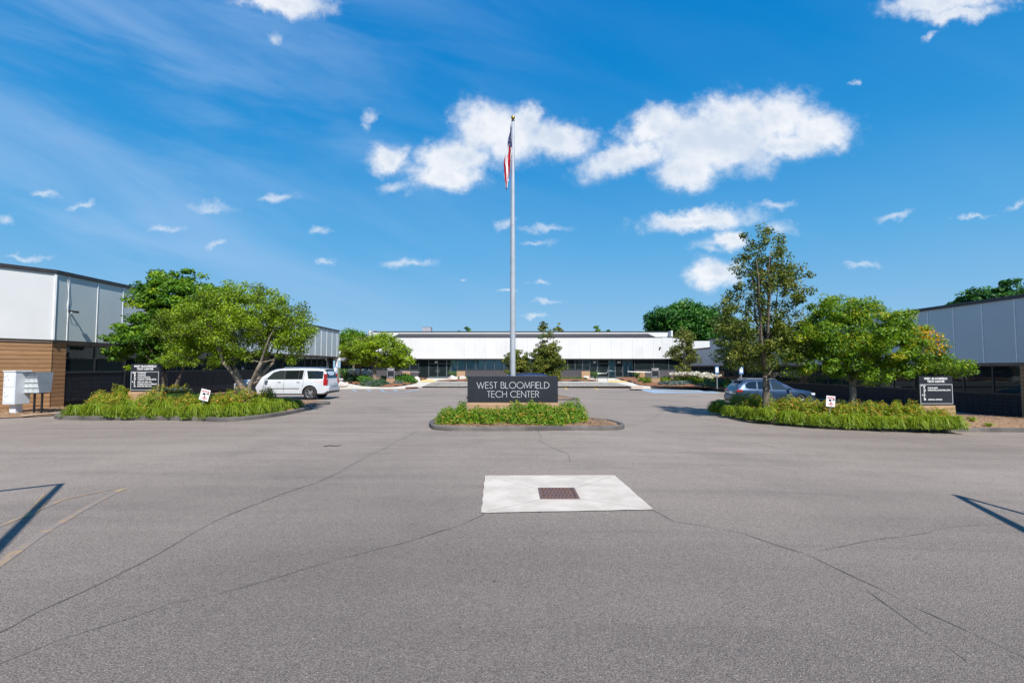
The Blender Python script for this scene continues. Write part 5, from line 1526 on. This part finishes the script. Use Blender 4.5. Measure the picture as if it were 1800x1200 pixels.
# handrails at the entrances
def handrail(px0, px1, Y, label, steps=True):
    x0 = at(px0,Y); x1 = at(px1,Y); z0 = za(0,Y)
    root = empty('handrail', (x0, Y, z0), 0, label, 'handrail', 'steel handrails at the entrances')
    w = x1-x0
    if steps: pts = [(0,0,0),(0,0,.92),(w*.45,0,.95),(w*.55,.0,1.2),(w,.6,1.22),(w,.6,.1)]
    else: pts = [(0,0,.1),(0,0,1.15),(w,0,1.05),(w,0,0)]
    MB().tube(pts[1:-1] if steps else pts[1:3], .028, 8).build('rail', M_galv, root, smooth=True)
    for p in ([(0,0,.92),(w*.5,0,1.07),(w,.6,1.22)] if steps else [(0,0,1.15),(w*.5,0,1.1),(w,0,1.05)]):
        MB().tube([(p[0],p[1],-.02),(p[0],p[1],p[2])], .024, 8).build('rail_post', M_frame, root, smooth=True)
handrail(1050, 1084, 63, 'steel handrail rising left of the right entrance walk')
handrail(1103, 1144, 64, 'steel handrail running from the right entrance behind the small sign', False)
handrail(706, 738, 64, 'steel handrail at the left entrance above the full shrubs', False)

# ================================================================== mailboxes
MX = Vector((at(19,20.0), 20.0))
mb1 = empty('parcel_mailbox', (MX.x, MX.y, gz(0,0)+.02), R(-2), 'tall white mailbox cabinet on a pedestal at the left border', 'mailbox', None)
w1, d1, z0, z1 = .50, .62, .44, 1.74
MB().box(-w1/2,w1/2,0,d1,z0,z1).build('cabinet', M_mailw, mb1, bevel=.012)
MB().box(-w1/2-.02,w1/2+.02,-.03,d1+.02,z1+.001,z1+.05).build('top_cap', M_mailw, mb1, bevel=.01)
MB().box(-.13,.13,.17,.45,.03,z0).build('pedestal', M_mailw, mb1, bevel=.008)
MB().box(-.26,.26,.05,.57,0,.03).build('base_plate', M_mailw, mb1, bevel=.005)
for (a, b) in ((z0+.05, z0+.62), (z0+.69, z1-.04)):
    dd = MB().box(-w1/2+.03,w1/2-.03,-.014,-.001,a,b).build('door', M_mailw, mb1, bevel=.004)
    lk = MB()
    for (lx, lz) in ((-.17,.10),(-.17,.28),(-.17,.42),(-.02,.30),(-.10,.24) if a < 1 else (-.06,.46)):
        lk.lathe([(0,0),(.016,0),(.016,.012)], 8, Matrix.Translation((lx,-.014,a+lz)) @ Matrix.Rotation(R(90),4,'X'))
    lk.build('lock', M_galv, dd)
bo = MB()
for sx in (-.22,.22): bo.lathe([(0,.055),(.018,.055),(.018,.03)], 8, Matrix.Translation((sx,.10,0)))
bo.build('anchor_bolt', M_galv, mb1)
mb2 = empty('cluster_mailbox', (at(57,20.35), 20.35, .02), R(-2), 'grey hooded cluster mailbox with small doors on two black legs', 'mailbox')
zt2 = 1.74; zb2 = .88
hood = MB()
# wedge shell: roof, sloped sides, bottom, back
prof = [(-.16,zt2),(.56,zt2-.01),(.50,zb2+.02),(.0,zb2)]     # (y, z) side outline
def side(x, flip):
    p = [(x, y, z) for y, z in prof]
    hood.poly(p if flip else p[::-1])
for x, fl in ((-.36,False),(.36,True)):
    side(x, fl)
for (a, b) in ((0,1),(1,2),(2,3)):
    (ya,za_),(yb,zb3) = prof[a], prof[b]
    hood.quad((-.36,ya,za_),(.36,ya,za_),(.36,yb,zb3),(-.36,yb,zb3))
ho = hood.build('hood', M_mailg, mb2)
mdf = ho.modifiers.new('thickness','SOLIDIFY'); mdf.thickness = .012
for r_ in range(4):
    zz0 = zb2+.03+r_*.205; zz1 = zz0+.175
    y0 = .02-.055*r_*.0; off = .02+.02*(3-r_)*0
    sh = MB().box(-.34,.34,.0+.01*r_-.03,.06+.01*r_,zz0-.022,zz0-.006).build('shelf', M_maild, mb2)
    for c_ in range(3):
        x0 = -.33+c_*.222
        dd = MB().box(x0,x0+.212,.02+.01*r_,.045+.01*r_,zz0,zz1).build('door', M_maild, mb2, bevel=.003)
        MB().lathe([(0,0),(.012,0),(.012,.01)], 8, Matrix.Translation((x0+.16,.02+.01*r_,(zz0+zz1)/2)) @ Matrix.Rotation(R(90),4,'X')).build('lock', M_black, dd)
MB().box(-.30,.34,.05,.45,zb2-.035,zb2-.005).build('cradle', M_black, mb2)
for x in (-.02,.30):
    lg = MB().box(x-.028,x+.028,.17,.226,.015,zb2-.036).build('leg', M_black, mb2)
    MB().box(x-.08,x+.08,.12,.28,0,.014).build('foot_plate', M_black, lg)
MB().box(.01,.27,.185,.21,.35,.38).build('cross_bar', M_black, mb2)

# ================================================================== vehicles
def paint(name, c, metal=.3, rough=.32):
    m, N, L, bs = new_mat(name)
    v = pos_vec(N, L)
    L.new(mixc(N, L, nnoise(N, L, v, 3, 5), c, tuple(x*.9 for x in c)), bs.inputs['Base Color'])
    bs.inputs['Metallic'].default_value = metal; bs.inputs['Roughness'].default_value = rough
    bs.inputs['Coat Weight'].default_value = .8; bs.inputs['Coat Roughness'].default_value = .04
    return m
P_white = paint('white_car_paint', (.55,.57,.60), .05)
P_blue = paint('blue_metallic_car_paint', (.022,.050,.105), .45)
P_navy = paint('navy_car_paint', (.012,.025,.07), .4)
M_tyre = simple('tyre_rubber', (.022,.022,.022), None, .85)
M_rim = simple('alloy_rim', (.55,.56,.58), None, .3, metal=.8)
M_tail = simple('tail_light_red', (.35,.008,.012), None, .15, coat=.8)
M_head = simple('head_light_lens', (.62,.66,.68), None, .1, coat=.8)
M_trimk = simple('black_car_trim', (.018,.018,.02), None, .5)
M_cglass = glass_mat('car_glass', (.010,.014,.014), trans=.12, ior=1.55)
M_cglass_l = glass_mat('car_glass_front', (.03,.04,.04), trans=.25, ior=1.5)
M_chrome = simple('chrome', (.7,.72,.74), None, .12, metal=1)
M_well = simple('wheel_well', (.008,.008,.008), None, .95)
def vehicle(name, label, cat, loc, rz, pnt, spec):
    """body lofted from stations; local x = 0 at the nose, growing to the tail; y across"""
    root = empty(name, loc, rz, label, cat)
    ST_ = spec['st']    # x, zb, zbelt, ztop, w_low, w_belt, w_top
    sec = []
    for (x, zb, zbelt, zt, wl, wb, wt) in ST_:
        h = [(0,zb),(wl*.86,zb),(wl*.985,zb+.07),(wl,zb+(zbelt-zb)*.35),(wl*1.0,zb+(zbelt-zb)*.62),(wb*.995,zbelt-.05),(wb*.965,zbelt+.004),
             (wb*.965+(wt-wb*.965)*.5,zbelt+.5*((zt-max(.012,(zt-zbelt)*.10))-zbelt)),(wt,zt-max(.012,(zt-zbelt)*.10)),(wt*.9,zt-.012*min(1,(zt-zbelt)*4)),(wt*.5,zt+.012),(0,zt+.018)]
        sec.append([(x,-y,z) for y, z in h] + [(x,y,z) for y, z in reversed(h[1:-1])])
    mb = MB(); n = len(sec[0])
    for s in sec: mb.v += s
    for i in range(len(sec)-1):
        for j in range(n):
            mb.f.append((i*n+j, (i+1)*n+j, (i+1)*n+(j+1)%n, i*n+(j+1)%n)); mb.m.append(0)
    mb.f.append(tuple(range(n))); mb.m.append(0)
    e = (len(sec)-1)*n; mb.f.append(tuple(e+j for j in reversed(range(n)))); mb.m.append(0)
    body = mb.build('body', [pnt, M_well], root, smooth='all')
    bm = bmesh.new(); bm.from_mesh(body.data); bmesh.ops.recalc_face_normals(bm, faces=bm.faces); bm.to_mesh(body.data); bm.free()
    body.data.polygons.foreach_set('use_smooth', [True]*len(body.data.polygons)); body.data.set_sharp_from_angle(angle=R(33))
    W_ = spec['w']; wr = spec['wr']
    cut = MB()
    for wx in spec['wx']:
        for sy in (-1, 1):
            M = Matrix.Translation((wx, sy*(W_-.17), wr*1.02)) @ Matrix.Rotation(R(90), 4, 'X')
            cut.lathe([(0,-.24),(wr*1.14,-.24),(wr*1.14,.24),(0,.24)], 28, M, 0)
    cme = cut.mesh('cut', M_well)
    bm = bmesh.new(); bm.from_mesh(cme); bmesh.ops.remove_doubles(bm, verts=bm.verts, dist=1e-5); bmesh.ops.recalc_face_normals(bm, faces=bm.faces); bm.to_mesh(cme); bm.free()
    cme.materials.clear(); cme.materials.append(pnt); cme.materials.append(M_well)
    cme.polygons.foreach_set('material_index', [1]*len(cme.polygons))
    co = bpy.data.objects.new('cut', cme); col.objects.link(co); co.parent = root
    bo_ = body.modifiers.new('b','BOOLEAN'); bo_.object = co; bo_.operation = 'DIFFERENCE'; bo_.solver = 'EXACT'
    try: bo_.material_mode = 'INDEX'
    except Exception: pass
    dg = bpy.context.evaluated_depsgraph_get()
    me = bpy.data.meshes.new_from_object(body.evaluated_get(dg)); me.name = 'body'
    body.modifiers.clear(); body.data = me
    bpy.data.objects.remove(co)
    def interp(x):
        for a, b in zip(ST_[:-1], ST_[1:]):
            if a[0] <= x <= b[0]:
                t = (x-a[0])/(b[0]-a[0]+1e-9); return [a[k]+(b[k]-a[k])*t for k in range(7)]
        return list(ST_[-1] if x > ST_[-1][0] else ST_[0])
    def ys(x, z, off=.006):
        _, zb, zbelt, zt, wl, wb, wt = interp(x)
        if z >= zbelt:
            t = min(1, (z-zbelt)/max(.05, (zt-max(.012,(zt-zbelt)*.10))-zbelt)); return wb*.965+(wt-wb*.965)*t+off
        zz = [(zb+.07, wl*.985),(zb+(zbelt-zb)*.35, wl),(zb+(zbelt-zb)*.62, wl),(zbelt-.05, wb*.995),(zbelt+.004, wb*.965)]
        for (a, wa), (b, wb_) in zip(zz[:-1], zz[1:]):
            if a <= z <= b: return wa+(wb_-wa)*(z-a)/(b-a)+off
        return wl+off
    def side_poly(pts, nm, mat, off=.006, sub=6, parent=None, sides=(-1,1)):
        """a piece lying on the flank: outline (x, z) subdivided so that it follows the surface"""
        for sy in sides:
            m2 = MB()
            # outline given as lower chain and upper chain of equal count
            lo, hi = pts
            k = len(lo)
            for i in range(k-1):
                for q in range(sub):
                    t0, t1 = q/sub, (q+1)/sub
                    def pt(i_, t):
                        x = lo[i_][0]+(hi[i_][0]-lo[i_][0])*t; z = lo[i_][1]+(hi[i_][1]-lo[i_][1])*t
                        return (x, sy*ys(x, z, off), z)
                    m2.quad(pt(i,t0), pt(i+1,t0), pt(i+1,t1), pt(i,t1))
            m2.build(nm, mat, parent or root, smooth='all')
    for nm, pts, mat in spec['glass']: side_poly(pts, nm, mat, .008)
    for nm, pts, mat, off in spec['side']: side_poly(pts, nm, mat, max(off, .006), sub=14)
    # windscreen and rear glass
    for nm, (xa, za1), (xb, zb1), wa, wb2, mat, o in spec['ends']:
        q = MB(); K = 6
        dz = Vector((xb-xa, 0, zb1-za1)).normalized(); nrm = Vector((-dz.z, 0, dz.x)); nrm = nrm if nrm.z > 0 else -nrm
        for i in range(K):
            def pp(t, y): 
                p = Vector((xa+(xb-xa)*t, y, za1+(zb1-za1)*t)) + nrm*o; return p
            ya, yb = -1+2*i/K, -1+2*(i+1)/K
            q.quad(pp(0,ya*wa), pp(0,yb*wa), pp(1,yb*wb2), pp(1,ya*wb2))
        q.build(nm, mat, root)
    for nm, mb_, mat, bv in spec['extra']: mb_.build(nm, mat, root, bevel=bv)
    for wx in spec['wx']:
        for sy in (-1, 1):
            wb_e = bpy.data.objects.new('wheel', MB().lathe([(wr*.64,-.11),(wr*.93,-.115),(wr,-.075),(wr,.075),(wr*.93,.115),(wr*.64,.11)], 30, Matrix.Rotation(R(90),4,'X')).mesh('tyre', M_tyre, smooth='all'))
            col.objects.link(wb_e); wb_e.parent = root; wb_e.location = (wx, sy*(W_-.15), wr)
            rm = MB(); s_ = -sy
            Mx = Matrix.Rotation(R(90),4,'X')
            rm.lathe([(wr*.66,-.10*s_*-1*0+.1*s_),(wr*.62,.085*s_),(wr*.60,-.02*s_)], 28, Mx)
            rm.lathe([(0,.075*s_),(wr*.16,.07*s_),(wr*.18,.03*s_)], 14, Mx)
            ns = spec.get('spokes', 6)
            for k in range(ns):
                a = 2*math.pi*k/ns
                d = Vector((math.cos(a),0,math.sin(a))); pnd = Vector((-math.sin(a),0,math.cos(a)))
                yo = -.06*s_
                for sgn in ((-1,1) if ns < 8 else (0,)):
                    a0 = d*wr*.12+pnd*sgn*.01; a1 = d*wr*.63+pnd*sgn*.045
                    rm.tube([(a0.x,yo,a0.z),(a1.x,yo-.01*s_,a1.z)], [.018,.014], 5)
            link('rim', rm.mesh('rim', M_rim, smooth=True), wb_e)
            dk = MB().lathe([(0,.0),(wr*.6,.0)], 20, Matrix.Translation((0,-.0*s_,0)) @ Mx)
            link('brake_disc', dk.mesh('brake_disc', M_well), wb_e)
    return root, ys, side_poly
def hw(*a): return a
# white long SUV, nose to the left (local x from nose = world +X)
SUVY = 30.9
sx_n = at(410, 29.9)
W2 = 1.01
st_suv = [ # x, zb, zbelt, ztop, wl, wb, wt
 (0.00,.50,.86,.90,.74,.74,.66),(0.05,.36,.98,1.03,.88,.88,.76),(0.25,.30,1.08,1.14,.98,.96,.82),(0.7,.30,1.12,1.20,1.01,.99,.86),
 (1.25,.30,1.14,1.24,1.01,1.0,.88),(1.55,.30,1.16,1.27,1.01,1.0,.88),(1.62,.30,1.165,1.32,1.01,1.0,.86),(2.2,.30,1.18,1.74,1.01,1.0,.78),(2.45,.30,1.18,1.83,1.01,1.0,.76),
 (2.9,.30,1.19,1.87,1.01,1.0,.75),(4.0,.30,1.20,1.885,1.01,1.0,.75),(5.0,.31,1.20,1.865,1.01,1.0,.745),(5.38,.33,1.20,1.82,1.0,.99,.74),(5.50,.36,1.20,1.66,.99,.975,.76),(5.62,.42,1.18,1.22,.97,.955,.86),(5.68,.48,.84,.86,.93,.93,.90)]
ex = []
ex.append(('rear_bumper', MB().box(5.50,5.76,-.97,.97,.50,.78), P_white, .05))
ex.append(('rear_bumper_trim', MB().box(5.45,5.74,-.93,.93,.40,.495), M_trimk, .02))
ex.append(('bumper_step', MB().box(5.60,5.765,-.62,.62,.785,.80), M_trimk, .004))
ex.append(('license_plate', MB().box(5.665,5.675,-.16,.16,.90,1.05), M_white, 0))
ex.append(('spoiler', MB().box(5.30,5.52,-.72,.72,1.80,1.85), P_white, .02))
for sy in (-1,1):
    ex.append(('roof_rail', MB().tube([(2.9,sy*.66,1.87),(3.0,sy*.66,1.94),(5.0,sy*.66,1.935),(5.15,sy*.66,1.86)], .018, 6), M_chrome, 0))
    ex.append(('running_board', MB().box(1.65,4.25,min(sy*.93,sy*1.06),max(sy*.93,sy*1.06),.33,.375), M_trimk, .01))
    ex.append(('side_mirror', MB().box(1.98,2.14,min(sy*1.03,sy*1.25),max(sy*1.03,sy*1.25),1.14,1.32), P_white, .03))
    ex.append(('tail_light', MB().box(5.42,5.665,min(sy*.84,sy*1.005),max(sy*.84,sy*1.005),.86,1.23), M_tail, .015))
    ex.append(('tail_light', MB().box(5.43,5.60,min(sy*.80,sy*.965),max(sy*.80,sy*.965),1.235,1.56), M_tail, .015))
    ex.append(('headlight', MB().box(.035,.30,min(sy*.62,sy*.90),max(sy*.62,sy*.90),.72,.93), M_head, .03))
ex.append(('grille', MB().box(-.03,.06,-.62,.62,.62,1.0), M_chrome, .02))
g_suv = [('front_side_window', ([(2.02,1.23),(2.4,1.235),(2.72,1.24),(3.02,1.24)],[(2.05,1.25),(2.42,1.62),(2.75,1.72),(3.02,1.735)]), M_cglass_l),
 ('rear_side_window', ([(3.12,1.24),(3.9,1.245)],[(3.12,1.735),(3.9,1.745)]), M_cglass),
 ('rear_side_window', ([(3.94,1.245),(4.12,1.245)],[(3.94,1.745),(4.12,1.745)]), M_cglass),
 ('quarter_window', ([(4.50,1.25),(5.0,1.25),(5.38,1.25)],[(4.36,1.73),(5.0,1.73),(5.36,1.70)]), M_cglass)]
s_suv = [('door_seam', ([(3.06,.42),(3.075,.42)],[(3.06,1.75),(3.075,1.75)]), M_trimk, .003),
 ('door_seam', ([(4.20,.75),(4.215,.75)],[(4.24,1.75),(4.255,1.75)]), M_trimk, .003),
 ('door_seam', ([(1.80,.42),(1.815,.42)],[(1.9,1.16),(1.915,1.16)]), M_trimk, .003),
 ('side_moulding', ([(1.95,.66),(4.0,.66)],[(1.95,.69),(4.0,.69)]), M_trimk, .02),
 ('door_handle', ([(2.72,1.04),(2.90,1.04)],[(2.72,1.065),(2.90,1.065)]), M_trimk, .035),
 ('door_handle', ([(3.85,1.04),(4.03,1.04)],[(3.85,1.065),(4.03,1.065)]), M_trimk, .035),
 ('window_surround', ([(1.96,1.205),(2.4,1.207),(2.75,1.21),(4.16,1.215)],[(1.98,1.225),(2.36,1.63),(2.74,1.745),(4.18,1.765)]), M_trimk, .004),
 ('door_sticker', ([(4.92,1.05),(5.36,1.06)],[(4.92,1.135),(5.36,1.145)]), M_redp, .005),
 ('door_sticker', ([(4.95,1.065),(5.33,1.075)],[(4.95,1.12),(5.33,1.13)]), M_white, .0065),
 ('fuel_door', ([(4.62,1.0),(4.78,1.0)],[(4.62,1.004),(4.78,1.004)]), M_trimk, .004)]
suv, _, _ = vehicle('parked_suv', 'long white SUV parked facing left behind the spreading yellow-green tree', 'car', (sx_n, SUVY, gz(sx_n, SUVY)), 0, P_white,
 dict(st=st_suv, w=W2, wr=.405, wx=(1.02, 4.62), glass=g_suv, side=s_suv, spokes=6,
      ends=[('windscreen',(1.63,1.30),(2.38,1.80),.84,.70,M_cglass_l,.012),('rear_window',(5.585,1.27),(5.43,1.78),.80,.69,M_cglass,.03)], extra=ex))
# blue wagon, nose to the right: rotate by 180 degrees
WY = 31.0
wx_n = at(1433.5, 30.1)
st_wag = [
 (0.00,.40,.66,.70,.66,.66,.55),(0.06,.24,.74,.79,.80,.80,.66),(0.30,.20,.82,.90,.89,.87,.74),(0.75,.20,.88,.985,.92,.89,.76),(1.15,.20,.91,1.03,.92,.90,.78),
 (1.30,.20,.92,1.06,.92,.90,.78),(1.75,.20,.93,1.34,.92,.90,.68),(2.05,.20,.94,1.49,.92,.90,.63),(2.5,.20,.95,1.575,.92,.90,.61),(3.2,.20,.97,1.60,.92,.905,.605),
 (3.9,.21,.99,1.58,.92,.90,.60),(4.30,.24,1.00,1.52,.91,.89,.60),(4.55,.27,1.0,1.30,.90,.88,.66),(4.72,.30,.98,1.02,.88,.86,.76),(4.80,.36,.72,.74,.82,.82,.78)]
ex = []
ex.append(('rear_bumper', MB().box(4.58,4.86,-.86,.86,.34,.62), P_blue, .05))
ex.append(('rear_bumper_trim', MB().box(4.55,4.84,-.80,.80,.24,.335), M_trimk, .02))
ex.append(('license_plate', MB().box(4.795,4.81,-.16,.16,.72,.86), M_white, 0))
ex.append(('spoiler', MB().box(4.25,4.52,-.58,.58,1.50,1.55), P_blue, .02))
ex.append(('front_bumper_trim', MB().box(-.03,.2,-.7,.7,.20,.40), M_trimk, .03))
for sy in (-1,1):
    ex.append(('roof_rail', MB().tube([(2.2,sy*.55,1.53),(2.35,sy*.55,1.63),(3.9,sy*.55,1.64),(4.1,sy*.55,1.56)], .022, 6), M_galv, 0))
    ex.append(('side_mirror', MB().box(1.62,1.76,min(sy*.93,sy*1.10),max(sy*.93,sy*1.10),.97,1.10), P_blue, .03))
    ex.append(('tail_light', MB().box(4.42,4.765,min(sy*.60,sy*.905),max(sy*.60,sy*.905),.83,1.0), M_tail, .03))
    ex.append(('headlight', MB().box(.07,.42,min(sy*.60,sy*.865),max(sy*.60,sy*.865),.66,.80), M_head, .03))
    ex.append(('sill_cladding', MB().box(1.3,3.3,min(sy*.84,sy*.94),max(sy*.84,sy*.94),.20,.30), M_trimk, .02))
g_wag = [('front_side_window', ([(1.62,.985),(2.0,.99),(2.35,.995),(2.62,1.0)],[(1.64,1.0),(2.05,1.33),(2.38,1.45),(2.62,1.475)]), M_cglass_l),
 ('rear_side_window', ([(2.72,1.0),(3.5,1.02)],[(2.72,1.48),(3.42,1.48)]), M_cglass),
 ('quarter_window', ([(3.58,1.03),(4.05,1.05),(4.22,1.10)],[(3.50,1.48),(3.95,1.44),(4.2,1.30)]), M_cglass)]
s_wag = [('door_seam', ([(2.66,.34),(2.672,.34)],[(2.66,1.49),(2.672,1.49)]), M_trimk, .003),
 ('door_seam', ([(3.55,.62),(3.562,.62)],[(3.52,1.48),(3.532,1.48)]), M_trimk, .003),
 ('door_seam', ([(1.55,.34),(1.562,.34)],[(1.58,.94),(1.592,.94)]), M_trimk, .003),
 ('door_handle', ([(2.42,.83),(2.60,.83)],[(2.42,.855),(2.60,.855)]), M_chrome, .03),
 ('door_handle', ([(3.30,.85),(3.48,.85)],[(3.30,.875),(3.48,.875)]), M_chrome, .03),
 ('wheel_arch_cladding', ([(1.32,.32),(1.40,.32)],[(1.32,.5),(1.36,.5)]), M_trimk, .006)]
wag, _, _ = vehicle('parked_wagon', 'metallic blue station wagon with roof rails parked facing right behind the tall pear tree', 'car', (wx_n, WY, gz(wx_n-2.4, WY)), R(180), P_blue,
 dict(st=st_wag, w=.92, wr=.345, wx=(.95, 3.69), glass=g_wag, side=s_wag, spokes=5,
      ends=[('windscreen',(1.34,1.07),(2.02,1.46),.76,.60,M_cglass_l,.02),('rear_window',(4.66,1.06),(4.36,1.47),.68,.56,M_cglass,.02)], extra=ex))
# dark car mostly hidden by the sign
ex = []
for sy in (-1,1):
    ex.append(('tail_light', MB().box(4.42,4.765,min(sy*.60,sy*.905),max(sy*.60,sy*.905),.83,1.0), M_tail, .03))
    ex.append(('headlight', MB().box(.07,.42,min(sy*.60,sy*.865),max(sy*.60,sy*.865),.66,.80), M_head, .03))
    ex.append(('side_mirror', MB().box(1.62,1.76,min(sy*.93,sy*1.10),max(sy*.93,sy*1.10),.97,1.10), P_navy, .03))
ex.append(('rear_bumper', MB().box(4.58,4.86,-.86,.86,.34,.62), P_navy, .05))
st3 = [(x*.93, zb, zc, zt+(.03 if zt > 1.3 else 0), a, b, c) for (x, zb, zc, zt, a, b, c) in st_wag]
def sc(g): return [(n_, tuple([(x*.93, z) for x, z in ch] for ch in p_), m_) for n_, p_, m_ in g]
ex = [(n_, MBx, m_, b_) for n_, MBx, m_, b_ in ex]
for e_ in ex: e_[1].v = [(x*.93, y, z) for x, y, z in e_[1].v]
vehicle('parked_car', 'dark navy car hidden by the main sign with just its roof showing above it', 'car', (-2.12, 27.6, gz(0,27)), 0, P_navy,
 dict(st=st3, w=.92, wr=.345, wx=(.88, 3.43), glass=sc(g_wag), side=[], spokes=5,
      ends=[('windscreen',(1.25,1.07),(1.88,1.48),.76,.60,M_cglass_l,.02),('rear_window',(4.33,1.06),(4.05,1.5),.68,.56,M_cglass,.02)], extra=ex))

# ================================================================== unseen steel frames added to cast shadows into both sides
# (they stand outside the picture; their form is made up to shape those shadows)
def caster(tip, tail, wide, thin_back, label):
    zc = 4.0; off = Vector((TOSUN.x, TOSUN.y))*zc/TOSUN.z
    a = Vector(tip)+off; b = Vector(tail)+off; c = Vector(thin_back)+off
    root = empty('shadow_frame', (b.x, b.y, gz(b.x,b.y)), 0, label, 'canopy', 'unseen frames added to cast shadows on the lot')
    def loc(p, z): return (p.x-b.x, p.y-b.y, z)
    d = (b-a).normalized(); n = Vector((-d.y, d.x))
    mb = MB(); w0, w1 = wide
    P = [loc(a+n*w0, zc), loc(b+n*w1, zc), loc(b-n*w1, zc), loc(a-n*w0, zc)]
    Q = [(x,y,z+.12) for x,y,z in P]
    mb.poly(P[::-1]); mb.poly(Q)
    for i in range(4): mb.quad(P[i], P[(i+1)%4], Q[(i+1)%4], Q[i])
    mb.build('beam', M_galv, root)
    MB().tube([loc(a,zc+.05), loc(c,zc+.05)], .045, 8).build('tie_rod', M_galv, root)
    MB().tube([loc(b,0), loc(b,zc)], .07, 10).build('post', M_galv, root)
    MB().tube([loc(c,0), loc(c,zc+.1)], .06, 10).build('post', M_galv, root)
t = [G(104,851.5), G(-120,1075), G(-260,893)]
caster(t[0], (Vector(t[1])+ (Vector(t[1])-Vector(t[0]))*.3), (.03,.07), Vector(t[2]), 'added unseen steel shadow bracket to the left of the photographer')
t = [G(1690,872), G(1960,1010), G(1990,955)]
caster(t[0], (Vector(t[1])+ (Vector(t[1])-Vector(t[0]))*.3), (.025,.07), Vector(t[2]), 'added unseen steel shadow bracket to the right of the photographer')
